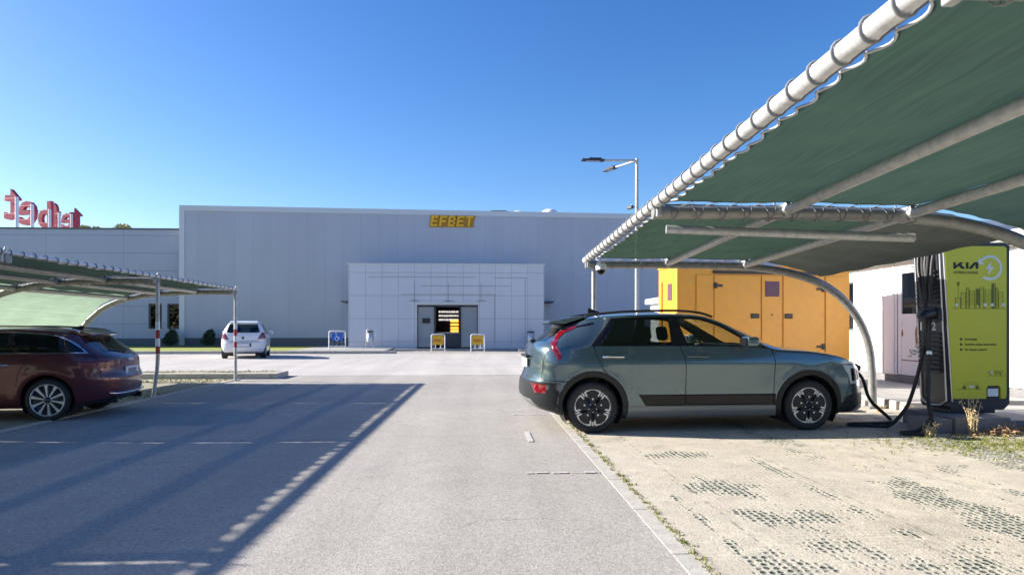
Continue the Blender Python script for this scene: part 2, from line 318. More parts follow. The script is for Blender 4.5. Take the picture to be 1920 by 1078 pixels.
# ------------------------------------------------------------------ mesh helpers
class MB:
    def __init__(self): self.v = []; self.f = []; self.mi = []; self.cur = 0; self.sm = []
        # cur: material slot of the faces added next
    def add(self, vs, fs, smooth=False):
        o = len(self.v); self.v += [tuple(p) for p in vs]
        for q in fs:
            self.f.append([i+o for i in q]); self.mi.append(self.cur); self.sm.append(smooth)
    def box(self, c, d, rz=0, bev=0.0, M_=None):
        x, y, z = d[0]/2, d[1]/2, d[2]/2
        if bev > 0:
            bm = bmesh.new(); bmesh.ops.create_cube(bm, size=1)
            for w in bm.verts: w.co = Vector((w.co.x*d[0], w.co.y*d[1], w.co.z*d[2]))
            bmesh.ops.bevel(bm, geom=bm.edges[:], offset=min(bev, 0.45*min(d)), segments=2, affect='EDGES', profile=0.5)
            bm.verts.index_update()
            vs = [w.co.copy() for w in bm.verts]; fs = [[w.index for w in f.verts] for f in bm.faces]; bm.free()
        else:
            vs = [Vector((sx*x, sy*y, sz*z)) for sx in (-1, 1) for sy in (-1, 1) for sz in (-1, 1)]
            fs = [[0, 1, 3, 2], [4, 6, 7, 5], [0, 4, 5, 1], [2, 3, 7, 6], [0, 2, 6, 4], [1, 5, 7, 3]]
        T = M_ if M_ is not None else Matrix.Translation(Vector(c)) @ Matrix.Rotation(rz, 4, 'Z')
        self.add([T @ p for p in vs], fs)
        return self
    def span(self, a, b, bev=0.0):
        return self.box([(a[i]+b[i])/2 for i in range(3)], [abs(b[i]-a[i]) for i in range(3)], bev=bev)
    def tube(self, pts, r, n=8, caps=True):
        pts = [Vector(p) for p in pts]; rs = r if isinstance(r, (list, tuple)) else [r]*len(pts)
        up = None; rings = []
        for i, p in enumerate(pts):
            t = (pts[min(i+1, len(pts)-1)] - pts[max(i-1, 0)]).normalized()
            if up is None: up = t.cross(Vector((0.13, 0.29, 0.95))).normalized()
            up = (up - t*up.dot(t)).normalized(); w = t.cross(up)
            rings.append([p + (up*cos(2*pi*k/n) + w*sin(2*pi*k/n))*rs[i] for k in range(n)])
        vs = [q for g in rings for q in g]; fs = []
        for i in range(len(rings)-1):
            for k in range(n):
                fs.append([i*n+k, i*n+(k+1) % n, (i+1)*n+(k+1) % n, (i+1)*n+k])
        self.add(vs, fs, True)
        if caps: self.add(rings[0], [list(range(n))[::-1]]); self.add(rings[-1], [list(range(n))])
        return self
    def ring(self, c, ax, rx, ry, r, n=16, m=5, u=None):
        """closed torus loop about axis ax; rx, ry the two radii"""
        c = Vector(c); ax = Vector(ax).normalized()
        u = Vector(u) if u else ax.orthogonal(); u = (u-ax*u.dot(ax)).normalized(); w = ax.cross(u)
        vs = []
        for i in range(n):
            a = 2*pi*i/n; rad = (u*cos(a)*rx + w*sin(a)*ry); d = rad.normalized()
            for k in range(m):
                b = 2*pi*k/m; vs.append(c + rad + d*cos(b)*r + ax*sin(b)*r)
        fs = [[i*m+k, i*m+(k+1) % m, ((i+1) % n)*m+(k+1) % m, ((i+1) % n)*m+k] for i in range(n) for k in range(m)]
        self.add(vs, fs, True); return self
    def prism(self, poly, a, b, T=None):
        """poly in (x,z), extruded along y from a to b"""
        n = len(poly); vs = [Vector((p[0], a, p[1])) for p in poly] + [Vector((p[0], b, p[1])) for p in poly]
        if T is not None: vs = [T @ q for q in vs]
        fs = [list(range(n)), list(range(n, 2*n))[::-1]] + [[i, i+n, (i+1) % n+n, (i+1) % n] for i in range(n)]
        self.add(vs, fs); return self
    def lathe(self, prof, c, axis='Z', n=24, T=None):
        """prof: (radius, height) pairs"""
        vs = []; m = len(prof)
        for k in range(n):
            a = 2*pi*k/n
            for (r, h) in prof:
                q = Vector((r*cos(a), r*sin(a), h))
                if axis == 'Y': q = Vector((r*cos(a), h, r*sin(a)))
                vs.append(q + Vector(c))
        if T is not None: vs = [T @ q for q in vs]
        fs = [[k*m+j, ((k+1) % n)*m+j, ((k+1) % n)*m+j+1, k*m+j+1] for k in range(n) for j in range(m-1)]
        self.add(vs, fs, True); return self
    def quad(self, a, b, c, d): self.add([a, b, c, d], [[0, 1, 2, 3]]); return self
    def build_each(self, name, mats, parent=None, local=False):
        """one object per connected piece"""
        par = list(range(len(self.v)))
        def find(a):
            while par[a] != a: par[a] = par[par[a]]; a = par[a]
            return a
        for f in self.f:
            for b in f[1:]: par[find(b)] = find(f[0])
        grp = {}
        for f, s in zip(self.f, self.sm): grp.setdefault(find(f[0]), []).append((f, s))
        for fs in grp.values():
            m = MB(); ix = {}
            for f, s in fs:
                q = []
                for i in f:
                    if i not in ix: ix[i] = len(m.v); m.v.append(self.v[i])
                    q.append(ix[i])
                m.f.append(q); m.mi.append(0); m.sm.append(s)
            m.build(name, mats, parent, local)
    def build(self, name, mats, parent=None, local=False, fix=True, smooth_angle=None):
        mats = mats if isinstance(mats, (list, tuple)) else [mats]
        me = bpy.data.meshes.new(name); vs = self.v
        if parent is not None and not local:
            inv = WM[parent.name].inverted(); vs = [inv @ Vector(p) for p in vs]
        me.from_pydata([tuple(p) for p in vs], [], self.f)
        for m_ in mats: me.materials.append(m_)
        for p, i, s in zip(me.polygons, self.mi, self.sm): p.material_index = i; p.use_smooth = s
        if fix:
            bm = bmesh.new(); bm.from_mesh(me); bmesh.ops.recalc_face_normals(bm, faces=bm.faces[:]); bm.to_mesh(me); bm.free()
        me.update()
        o = bpy.data.objects.new(name, me); COL.objects.link(o)
        if parent is not None:
            o.parent = parent
            WM[o.name] = WM[parent.name].copy()
        else: WM[o.name] = Matrix.Identity(4)
        return o
WM = {}
def thing(name, label, cat, loc=(0, 0, 0), rz=0, group=None):
    o = bpy.data.objects.new(name, None); COL.objects.link(o); o.empty_display_size = 0.2
    o.location = loc; o.rotation_euler = (0, 0, rz); o['label'] = label; o['category'] = cat
    if group: o['group'] = group
    WM[o.name] = Matrix.Translation(Vector(loc)) @ Matrix.Rotation(rz, 4, 'Z')
    return o
def pivot(name, parent):
    o = bpy.data.objects.new(name, None); COL.objects.link(o); o.empty_display_size = 0.1; o.parent = parent; WM[o.name] = WM[parent.name].copy(); return o
def tag(o, label, cat, group=None, kind=None):
    o['label'] = label; o['category'] = cat
    if group: o['group'] = group
    if kind: o['kind'] = kind
    return o
def struct(mb, name, mat): 
    o = mb.build(name, mat); o['kind'] = 'structure'; return o
def dup(root, loc, rz, label, scale=None):
    r = root.copy(); COL.objects.link(r); r.location = loc; r.rotation_euler = (0, 0, rz); r['label'] = label
    if scale: r.scale = (scale,)*3
    for ch in list(root.children):
        c = ch.copy(); COL.objects.link(c); c.parent = r
        for g in list(ch.children):
            d = g.copy(); COL.objects.link(d); d.parent = c
    return r
def text_mb(mb, body, size, T, extrude=0.002, offset=0.0, align='CENTER'):
    """adds flat-extruded lettering; text lies in local XY, T places it"""
    cu = bpy.data.curves.new('lettering', 'FONT'); cu.body = body; cu.size = size; cu.extrude = extrude; cu.offset = offset
    cu.align_x = align; cu.align_y = 'BOTTOM_BASELINE'; cu.resolution_u = 3
    ob = bpy.data.objects.new('lettering', cu); COL.objects.link(ob)
    dg = bpy.context.evaluated_depsgraph_get(); me = ob.evaluated_get(dg).to_mesh()
    mb.add([T @ v.co for v in me.vertices], [list(p.vertices) for p in me.polygons])
    ob.evaluated_get(dg).to_mesh_clear(); bpy.data.objects.remove(ob); bpy.data.curves.remove(cu)
def facing(loc, rz=0):
    """text plane standing upright, read from -Y (rz = 0)"""
    return Matrix.Translation(Vector(loc)) @ Matrix.Rotation(rz, 4, 'Z') @ Matrix.Rotation(pi/2, 4, 'X')
def pchip(pts):
    xs = [p[0] for p in pts]; ys = [p[1] for p in pts]; n = len(xs)
    h = [xs[i+1]-xs[i] for i in range(n-1)]; d = [(ys[i+1]-ys[i])/h[i] for i in range(n-1)]
    m = [0.0]*n; m[0] = d[0]; m[-1] = d[-1]
    for i in range(1, n-1):
        if d[i-1]*d[i] <= 0: m[i] = 0
        else:
            w1 = 2*h[i]+h[i-1]; w2 = h[i]+2*h[i-1]; m[i] = (w1+w2)/(w1/d[i-1]+w2/d[i])
    def f(x):
        if x <= xs[0]: return ys[0] 
        if x >= xs[-1]: return ys[-1]
        lo = 0
        while x > xs[lo+1]: lo += 1
        t = (x-xs[lo])/h[lo]; t2 = t*t; t3 = t2*t
        return (2*t3-3*t2+1)*ys[lo]+(t3-2*t2+t)*h[lo]*m[lo]+(-2*t3+3*t2)*ys[lo+1]+(t3-t2)*h[lo]*m[lo+1]
    return f
def smooth_path(pts, k=6):
    P = [Vector(p) for p in pts]; out = []
    for i in range(len(P)-1):
        p0, p1, p2, p3 = P[max(i-1, 0)], P[i], P[i+1], P[min(i+2, len(P)-1)]
        for j in range(k):
            t = j/k
            out.append(0.5*((2*p1)+(p2-p0)*t+(2*p0-5*p1+4*p2-p3)*t*t+(3*p1-p0-3*p2+p3)*t**3))
    out.append(P[-1]); return out
exec_parts = []
# ------------------------------------------------------------------ ground, roads
g = MB()
xs = [-400, -120, -60, -30, -12, -6.1, 1.16, 9.2, 30, 60, 120, 400]; ys = [-500, -60, -20, 0, 8, 19, 37, 60, 120, 300, 700]
for i in range(len(xs)-1):
    for j in range(len(ys)-1):
        g.quad((xs[i], ys[j], 0), (xs[i+1], ys[j], 0), (xs[i+1], ys[j+1], 0), (xs[i], ys[j+1], 0))
struct(g, 'asphalt_ground', M['asphalt'])
def sheet(name, mat, x0, x1, y0, y1, z, nx=1, ny=1):
    s = MB()
    for i in range(nx):
        for j in range(ny):
            a, b = x0+(x1-x0)*i/nx, x0+(x1-x0)*(i+1)/nx; c, d = y0+(y1-y0)*j/ny, y0+(y1-y0)*(j+1)/ny
            s.quad((a, c, z), (b, c, z), (b, d, z), (a, d, z))
    return struct(s, name, mat)
sheet('cross_street', M['street'], -120, 80, 19.2, 34.7, 0.004)
sheet('sandy_parking_bay', M['sandgrid'], 1.255, 12, -6, 13.4, 0.004)
sheet('gravel_parking_bay', M['gravel'], -13, -6.15, -6, 17.2, 0.004)
sheet('lawn', M['lawn'], -90, -9.6, 34.95, 44.9, 0.135)
sheet('lawn', M['earth'], -13, -6.05, 17.2, 18.0, 0.008)
# kerbs: long flush kerb stones with joints
k = MB()
y = -6.0
while y < 13.2:
    k.span((1.155, y+0.006, -0.1), (1.262, y+0.994, 0.0045)); y += 1.0
struct(k, 'bay_kerb', M['kerb'])
k = MB(); y = -6.0
while y < 17.5:
    k.span((-6.15, y+0.006, -0.1), (-6.04, y+0.994, 0.015), bev=0.006); y += 1.0
struct(k, 'gravel_bay_kerb', M['kerb'])
k = MB()
x = -90.0
while x < -4.7:
    k.span((x+0.006, 34.75, -0.1), (x+0.994, 34.95, 0.15), bev=0.015); x += 1.0
x = 2.3
while x < 14:
    k.span((x+0.006, 37.4, -0.1), (x+0.994, 37.6, 0.13), bev=0.015); x += 1.0
struct(k, 'pavement_kerb', M['kerb'])
p = MB(); p.span((-9.6, 34.95, -0.1), (-4.7, 44.9, 0.14)); p.span((-4.7, 38.6, -0.1), (14, 44.9, 0.10)); p.span((2.3, 37.6, -.1), (14, 38.6, .11))
struct(p, 'pavement', M['concrete'])
# raised planting island
k = MB()
x = -16.0
while x < -5.3:
    w = 0.994 if x < -6.3 else 0.69
    k.span((x, 18.05, -0.1), (x+w, 18.2, 0.14), bev=0.012); x += 1.0
k.span((-5.30, 18.05, -0.1), (-5.15, 19.2, 0.14), bev=0.012)
x = -16.0
while x < -5.3:
    k.span((x, 19.05, -0.1), (x+(0.85 if x < -6.3 else .69), 19.2, 0.14), bev=0.012); x += 1.0
struct(k, 'island_kerb', M['kerb'])
p = MB(); n = 40
for i in range(n):
    for j in range(4):
        q = [(-16+10.7*(i+a)/n, 18.2+0.85*(j+b)/4) for a, b in ((0, 0), (1, 0), (1, 1), (0, 1))]
        p.quad(*[(u, v, 0.12+0.02*sin(u*3.1)*cos(v*7)) for u, v in q])
struct(p, 'planting_island', M['earth'])
# painted markings (worn)
pl = MB()
def mark(x0, x1, y0, y1): pl.quad((x0, y0, .0085), (x1, y0, .0085), (x1, y1, .0085), (x0, y1, .0085))
for (x0, x1, y0) in ((0.55, 1.13, 10.45), (0.45, 1.13, 6.25)):
    a = x0
    while a < x1:
        w = RN.uniform(0.02, 0.12); mark(a, min(a+w, x1), y0+RN.uniform(-.004, .02), y0+RN.uniform(.03, .07)); a += w+RN.uniform(0.0, 0.05)
mark(0.60, 0.67, 8.0, 8.75)
struct(pl, 'bay_marking', M['paintline'])
pl = MB()
for i in range(13):
    x = -8.3+i*0.42
    pl.quad((x, 28.8, .0085), (x+0.2, 28.8, .0085), (x+1.0, 34.3, .0085), (x+.8, 34.3, .0085))
struct(pl, 'hatched_marking', M['paintline'])
# concrete walkway in front of the cabin
p = MB(); p.span((6.75, 10.75, -0.1), (9.15, 24, 0.15), bev=0.02); p.span((7.6, 6, -0.1), (9.15, 10.74, 0.10), bev=.02)
struct(p, 'walkway', M['concrete'])
kk = MB(); yy = 10.9
kk.span((6.8, 10.55, -.1), (7.6, 10.74, .14), bev=.015); kk.span((6.55, 11.3, -.1), (6.74, 13.4, .10), bev=.015); kk.span((7.62, 10.55, -.1), (9.15, 10.74, .17), bev=.015)
struct(kk, 'walkway_kerb', M['kerb'])
# ------------------------------------------------------------------ hall
hall = thing('warehouse', 'large grey metal-clad hall with yellow letters and a glazed entrance porch', 'building', (-4, 44.3, 0))
HX0, HX1, HY = -18.6, 42.0, 44.3
def htop(x): return 8.96 - 0.0104*(x-HX0)
w = MB()
w.add([(HX0, HY, 0.65), (HX1, HY, 0.65), (HX1, HY, htop(HX1)), (HX0, HY, htop(HX0)), (HX0, HY+32, 0.65), (HX1, HY+32, 0.65), (HX1, HY+32, htop(HX1)), (HX0, HY+32, htop(HX0))],
      [[0, 1, 2, 3], [1, 5, 6, 2], [5, 4, 7, 6], [4, 0, 3, 7]])
w.build('wall', M['clad'], hall)
r = MB(); r.quad((HX0+.1, HY+.1, htop(HX0)-.35), (HX1-.1, HY+.1, htop(HX1)-.35), (HX1-.1, HY+31.9, htop(HX1)-.35), (HX0+.1, HY+31.9, htop(HX0)-.35))
r.build('roof', M['trim'], hall)
t = MB()
def trimbar(x0, x1, y0, y1, za, zb):
    t.add([(x0, y0, htop(x0)+za), (x1, y0, htop(x1)+za), (x1, y0, htop(x1)+zb), (x0, y0, htop(x0)+zb), (x0, y1, htop(x0)+za), (x1, y1, htop(x1)+za), (x1, y1, htop(x1)+zb), (x0, y1, htop(x0)+zb)],
          [[0, 1, 2, 3], [1, 5, 6, 2], [5, 4, 7, 6], [4, 0, 3, 7], [3, 2, 6, 7], [0, 4, 5, 1]])
trimbar(HX0-.04, HX1+.04, HY-.06, HY+.2, -.30, .03)
trimbar(HX0-.04, HX0+.2, HY+.2, HY+32, -.30, .03)
t.span((HX0-.05, HY-.05, .2), (HX0+.28, HY+.02, htop(HX0)-.302))
t.build('parapet_trim', M['trim'], hall)
b = MB(); b.span((HX0-.02, HY-.02, 0.0), (HX1, HY+31, .648)); b.build('plinth', M['plinth'], hall)
# porch
PX0, PX1, PY, PZ = -7.35, 3.95, 40.0, 4.92
pr = MB()
DX0, DX1, DZ = -3.42, 0.09, 2.62
pr.span((PX0, PY, .12), (DX0, PY+.3, PZ)); pr.span((DX1, PY, .12), (PX1, PY+.3, PZ)); pr.span((DX0, PY, DZ), (DX1, PY+.3, PZ))
pr.span((PX0, PY+.3, .12), (PX0+.3, HY-.03, PZ)); pr.span((PX1-.3, PY+.3, .12), (PX1, HY-.03, PZ)); pr.span((PX0+.3, PY+.3, PZ-.3), (PX1-.3, HY-.03, PZ-.02))
porch = pr.build('entrance_porch', M['porch'], hall)
t = MB(); t.span((PX0-.05, PY-.05, PZ+.002), (PX1+.05, HY-.03, PZ+.09)); t.span((DX0-.06, PY-.06, DZ+.04), (DX1+.06, PY-.003, DZ+.15)); t.span((PX0, PY-.02, .1), (DX0-.1, PY-.003, .22)); t.span((DX1+.1, PY-.02, .1), (PX1, PY-.003, .22))
t.build('porch_trim', M['trim'], porch)
# odd panel joints over the door, as real shallow channels
j = MB()
for (x0, x1, z) in ((-6.2, -0.0, 4.22), (1.0, 2.95, 4.2), (-3.2, 2.0, 3.72), (-4.3, 1.1, 3.22)):
    j.span((x0, PY-.012, z-.012), (x1, PY-.001, z+.012))
for (x, z0, z1) in ((2.85, .3, 4.2), (1.05, .3, 3.22), (-1.62, 2.95, 3.9), (-3.58, 2.9, 3.9), (.27, 2.9, 3.9)):
    j.span((x-.012, PY-.012, z0), (x+.012, PY-.001, z1))
for x in (-3.6, -1.62, .3): j.span((x-.28, PY-.08, 2.84), (x+.28, PY-.012, 2.86)); j.box((x, PY-.05, 2.85), (.06, .07, .08))
j.build('panel_joints', M['rod'], porch)
f = MB()
for x in (DX0, DX0+1.02, DX1-1.02, DX1): f.span((x-.045, PY+.06, .12), (x+.045, PY+.2, DZ))
f.span((DX0, PY+.06, DZ-.12), (DX1, PY+.2, DZ-.0)); f.span((DX0, PY+.07, .1), (DX0+1.02, PY+.19, .18)); f.span((DX1-1.02, PY+.07, .1), (DX1, PY+.19, .18))
f.build('door_frame', M['darkframe'], porch)
for a in (DX0+.05, DX1-.97):
    gl = MB(); gl.span((a, PY+.11, .18), (a+.92, PY+.13, DZ-.12)); gl.build('glass_door', M['frost'], porch)
s = MB(); s.span((DX0+.3, PY+.05, 1.55), (DX0+.75, PY+.1, 1.85)); s.build('door_notice', M['blackink'], porch)
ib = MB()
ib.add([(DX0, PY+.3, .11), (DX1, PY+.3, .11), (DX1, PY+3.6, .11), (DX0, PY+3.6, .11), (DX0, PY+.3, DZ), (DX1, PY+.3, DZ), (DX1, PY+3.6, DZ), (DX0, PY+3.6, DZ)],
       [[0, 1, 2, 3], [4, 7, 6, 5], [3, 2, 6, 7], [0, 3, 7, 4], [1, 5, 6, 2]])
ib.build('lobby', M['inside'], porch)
for sx in ((PX0-.9, PX0), (PX1, PX1+.85)):
    q = MB(); q.span((sx[0], HY-1.9, 2.85), (sx[1], HY-.03, 2.95)); q.build('side_ledge', M['plinth'], hall)
# lobby fittings
ct = thing('counter', 'grey serving counter inside the entrance of the hall', 'counter', (-1.55, 42.2, .11))
c = MB(); c.span((-2.25, 42, .111), (-1.0, 42.5, .96)); c.build('counter_front', M['woodgrey'], ct)
c = MB(); c.span((-2.4, 41.9, .961), (-.85, 42.55, 1.02)); c.build('counter_top', M['alu'], ct)
mn = thing('menu_board', 'lit menu board in rows of white and orange behind the counter', 'menu board', (-1.9, 43.4, 1.1))
c = MB(); c.span((-2.36, 43.45, 1.1), (-1.1, 43.5, 2.45)); c.build('backing', M['inside'], mn)
for i, z in enumerate((2.30, 2.05, 1.80)):
    c = MB(); a = -2.36
    while a < -1.15:
        ww = RN.uniform(.1, .3); c.span((a, 43.40, z-.06+RN.uniform(-.01, .01)), (min(a+ww, -1.12), 43.44, z+.05)); a += ww+.03
    c.build('menu_row', M['menuw'], mn)
for z in (1.72, 1.5, 1.28, 1.1):
    c = MB(); c.span((-1.62, 43.38, z-.075), (-1.12, 43.43, z+.06)); c.build('menu_panel', M['menuo'], mn)
# yellow letters on the facade
sg = thing('facade_sign', 'yellow block letters EFBET high on the grey hall facade', 'sign', (-1.4, 44.2, 8.0))
LW, LH, ST = 0.46, 0.66, 0.15
def block(ch, x, z):
    m = MB(); y0, y1 = HY-.16, HY-.03
    sh = lambda zz: 0.10*(zz/LH)
    def bar(a, b, c_, d): # sheared bar
        m.prism([(x+a+sh(c_), z+c_), (x+b+sh(c_), z+c_), (x+b+sh(d), z+d), (x+a+sh(d), z+d)], y0, y1)
    if ch in 'EFB': bar(0, ST, 0, LH)
    if ch == 'E': bar(ST, LW, 0, .13); bar(ST, LW*.9, .265, .395); bar(ST, LW, LH-.13, LH)
    if ch == 'F': bar(ST, LW*.9, .255, .385); bar(ST, LW, LH-.13, LH)
    if ch == 'B':
        bar(ST, LW*.9, 0, .13); bar(ST, LW*.85, .265, .395); bar(ST, LW*.9, LH-.13, LH); bar(LW-.14, LW, .131, .264); bar(LW-.15, LW-.01, .396, LH-.131)
    if ch == 'T': bar(.155, .155+ST, 0, LH-.13); bar(0, LW, LH-.13, LH)
    return m
for i, ch in enumerate('EFBET'): block(ch, -2.95+i*.555, 7.78).build('letter', M['yellow'], sg)
m = MB()
m.span((-2.95, HY-.05, 7.76), (-.1, HY-.012, 7.79)); m.span((-2.85, HY-.05, 8.4), (.0, HY-.012, 8.43)); m.build('sign_rail', M['yellow_side'], sg)
m = MB()
m.prism([(-3.02, 7.73), (-.22, 7.73), (-.05, 8.49), (-2.92, 8.49)], HY-.028, HY-.010); m.build('backing', M['yellow_side'], sg)
# roof units
for nm, lb, x0, x1, y, z1, mt in (('roof_unit', 'small dark green box unit on the hall roof', 1.1, 2.15, 50, 9.95, 'greenbox'), ('roof_unit', 'low white dome unit on the hall roof next to the green box', 2.4, 3.75, 50, 9.85, 'white'), ('roof_unit', 'larger white dome unit on the hall roof, rightmost of the roof units', 4.5, 6.3, 50, 10.0, 'white')):
    o = thing(nm, lb, 'roof unit', ((x0+x1)/2, y, htop(x0)-.35), group='units on the hall roof')
    zz = htop(x0)-.35
    b = MB(); b.span((x0, y, zz), (x1, y+1.2, z1-.25), bev=.04); b.build('casing', M[mt], o)
    b = MB(); n = 10
    if mt == 'white': b.lathe([(0.001, .45), (.3, .42), (.55, .3), (.68, .1), (.7, 0)], ((x0+x1)/2, y+.6, z1-.42), n=20)
    else: b.span((x0-.05, y-.05, z1-.248), (x1+.05, y+1.25, z1-.15), bev=.02)
    b.build('cover', M[mt], o)
# annex wing
an = thing('warehouse', 'lower grey metal-clad wing left of the main hall with two dark windows', 'building', (-25, 44.8, 0))
w = MB(); AX0, AX1, AY, AZ = -60, -18.66, 44.8, 7.5
WN = [(-20.78, -19.95), (-19.62, -18.8)]
xs_ = [AX0, WN[0][0], WN[0][1], WN[1][0], WN[1][1], AX1]
for i in range(5):
    if i % 2 == 0: w.span((xs_[i], AY, .62), (xs_[i+1], AY+.3, AZ))
    else: w.span((xs_[i], AY, .62), (xs_[i+1], AY+.3, 1.2)); w.span((xs_[i], AY, 2.82), (xs_[i+1], AY+.3, AZ))
w.span((AX0, AY+.3, .62), (AX0+.3, AY+20, AZ)); w.build('wall', M['clad_annex'], an)
r = MB(); r.span((AX0, AY+.31, AZ-.5), (AX1, AY+20, AZ-.3)); r.build('roof', M['trim'], an)
t = MB(); t.span((AX0, AY-.05, AZ+.002), (AX1, AY+.32, AZ+.10)); t.build('parapet_trim', M['plinth'], an)
b = MB(); b.span((AX0, AY-.02, 0), (AX1, AY+.3, .618)); b.build('plinth', M['plinth'], an)
for (a, c_) in WN:
    f = MB(); f.span((a, AY+.08, 1.2), (a+.09, AY+.2, 2.82)); f.span((c_-.09, AY+.08, 1.2), (c_, AY+.2, 2.82)); f.span((a+.09, AY+.08, 2.74), (c_-.09, AY+.2, 2.82)); f.span((a+.09, AY+.08, 1.2), (c_-.09, AY+.2, 1.28))
    wn = f.build('window', M['plinth'], an)
    q = MB(); q.span((a+.09, AY+.12, 1.28), (c_-.09, AY+.14, 2.74)); q.build('pane', M['dglass'], wn)
    q = MB(); q.span((a+.0, AY+.31, 1.2), (c_, AY+.35, 2.82)); q.build('blind', M['inside'], wn)
    q = MB(); q.span((a-.05, AY-.08, 1.15), (c_+.05, AY+.07, 1.198)); q.build('sill', M['trim'], wn)
# red roof letters seen from behind
rs = thing('roof_sign', 'red rooftop letters on white posts seen mirrored from behind on the left wing', 'sign', (-40, 64, 7.2))
pl_ = [('t', -37.0, 57.0, 10.0, 4.0), ('e', -39.0, 62.1, 10.3, 4.2), ('b', -41.2, 68.2, 10.9, 3.5), ('f', -43.3, 73.3, 11.4, 3.9), ('e', -45.0, 78.4, 12.1, 3.7)]
for ch, x, y, z, sz in pl_:
    m = MB(); T = Matrix.Translation((x, y, z)) @ Matrix.Rotation(pi - R(18), 4, 'Z') @ Matrix.Rotation(pi/2, 4, 'X')
    text_mb(m, ch, sz, T, extrude=.16, offset=.07); m.build('letter', M['red'], rs)
    q = MB(); d = Vector((cos(pi-R(18)), sin(pi-R(18)), 0)); back = Vector((-d.y, d.x, 0))
    # rear lattice on the letter
    c0 = Vector((x, y, z)); bk = Vector((-sin(pi-R(18)), cos(pi-R(18)), 0))*-1
    for zz in (.35, 1.55): q.tube([c0+bk*-.24+d*-.8+Vector((0, 0, zz)), c0+bk*-.24+d*.8+Vector((0, 0, zz))], .035, 5)
    q.build_each('lattice', M['pinkred'], rs)
    q = MB(); q.tube([c0+bk*-.4+d*-.9+Vector((0, 0, -6.0)), c0+bk*-.4+d*-.9+Vector((0, 0, 1.6))], .13, 8); q.build('post', M['trim'], rs)
rs2 = thing('roof_sign', 'far red rooftop letter half hidden behind the right end of the roof lettering', 'sign', (-46.5, 82.5, 7.2))
m = MB(); T = Matrix.Translation((-46.5, 82.5, 12.7)) @ Matrix.Rotation(pi - R(8), 4, 'Z') @ Matrix.Rotation(pi/2, 4, 'X'); text_mb(m, 't', 4.2, T, extrude=.16, offset=.07); m.build('letter', M['red'], rs2)
q = MB(); q.tube([(-46.5, 82.9, 5), (-46.5, 82.9, 14.6)], .13, 8); q.build('post', M['trim'], rs2)

# ------------------------------------------------------------------ white cabin
cb = thing('site_cabin', 'white prefabricated cabin with a dark glazed door and torn lower panel', 'cabin', (9.2, 14, .15))
CX, CY0, CY1 = 9.2, 8.0, 21.0
w = MB()
DY0, DY1 = 13.52, 14.62        # door
WY0, WY1 = 16.35, 16.72        # narrow window
def cw(y0, y1, z0, z1): w.span((CX, y0, z0), (CX+.12, y1, z1))
cw(CY0, DY0, .3, 2.82); cw(DY1, WY0, .3, 2.82); cw(WY1, CY1, .3, 2.82); cw(DY0, DY1, 2.62, 2.82); cw(WY0, WY1, .3, 1.25); cw(WY0, WY1, 2.45, 2.82)
w.span((CX+.12, CY0, .3), (CX+3, CY0+.1, 2.82)); w.span((CX+.12, CY1-.1, .3), (CX+3, CY1, 2.82)); w.span((CX+.12, CY0+.1, 2.7), (CX+3, CY1-.1, 2.81))
w.build('wall', M['cabinwhite'], cb)
q = MB()
for y in (8.05, 9.7, 11.2, 12.45, 13.42, 14.72, 15.15, 16.2, 16.85, 18.6, 20.9): q.span((CX-.022, y-.03, .31), (CX-.001, y+.03, 2.69))
q.build_each('panel_strip', M['white'], cb)
q = MB(); q.span((CX-.22, CY0-.05, 2.83), (CX+3.1, CY1+.05, 2.98), bev=.01); q.build('roof', M['trim'], cb)
q = MB(); q.span((CX-.14, CY0, 2.72), (CX-.004, CY1, 2.80)); q.tube([(CX-.2, CY0, 2.8), (CX-.2, CY1, 2.8)], .045, 8); q.build('gutter', M['galv_dark'], cb)
q = MB(); q.span((CX+.03, CY0, .0), (CX+.2, CY1, .298)); q.build('plinth', M['darkconc'], cb)
q = MB()
q.span((CX+.02, DY0, .31), (CX+.08, DY0+.13, 2.6)); q.span((CX+.02, DY1-.13, .31), (CX+.08, DY1, 2.6)); q.span((CX+.02, DY0+.13, 2.5), (CX+.08, DY1-.13, 2.6)); q.span((CX+.025, DY0+.13, .31), (CX+.07, DY1-.13, 1.45)); q.span((CX+.02, DY0+.13, 1.451), (CX+.08, DY1-.13, 1.62))
door = q.build('door', M['cabinwhite'], cb)
q = MB(); q.span((CX+.045, DY0+.13, 1.62), (CX+.06, DY1-.13, 2.5)); q.build('pane', M['dglass'], door)
q = MB()
for (y, z, s_) in ((13.95, 1.18, .15), (14.45, 1.2, .06), (13.8, .9, .04)):
    pts = [(CX+.018, y+s_*(.5+.5*RN.random())*cos(a)*.75, z+s_*(.6+.7*RN.random())*sin(a)*1.3) for a in [k*2*pi/9 for k in range(9)]]
    q.add(pts, [list(range(9))])
q.build_each('torn_patch', M['dryleaf'], door)
q = MB()
for k_ in range(7):
    y, z = RN.uniform(13.7, 14.5), RN.uniform(.42, .9); pts = [(CX+.016, y, z)]
    for _ in range(4): y += RN.uniform(-.06, .07); z += RN.uniform(-.05, .03); pts.append((CX+.016, y, z))
    q.tube(pts, .006, 4)
q.span((CX+.012, DY0+.13, .62), (CX+.018, DY1-.13, .635)); q.span((CX+.012, DY0-.01, .31), (CX+.018, DY0+.005, 2.6)); q.span((CX+.012, DY1-.005, .31), (CX+.018, DY1+.01, 2.6))
q.build('crack', M['blackink'], door)
q = MB(); q.span((CX-.06, 13.62, 1.25), (CX+.02, 13.66, 1.42)); q.tube([(CX-.05, 13.64, 1.35), (CX-.05, 13.8, 1.35)], .012, 6); q.build('handle', M['galv'], door)
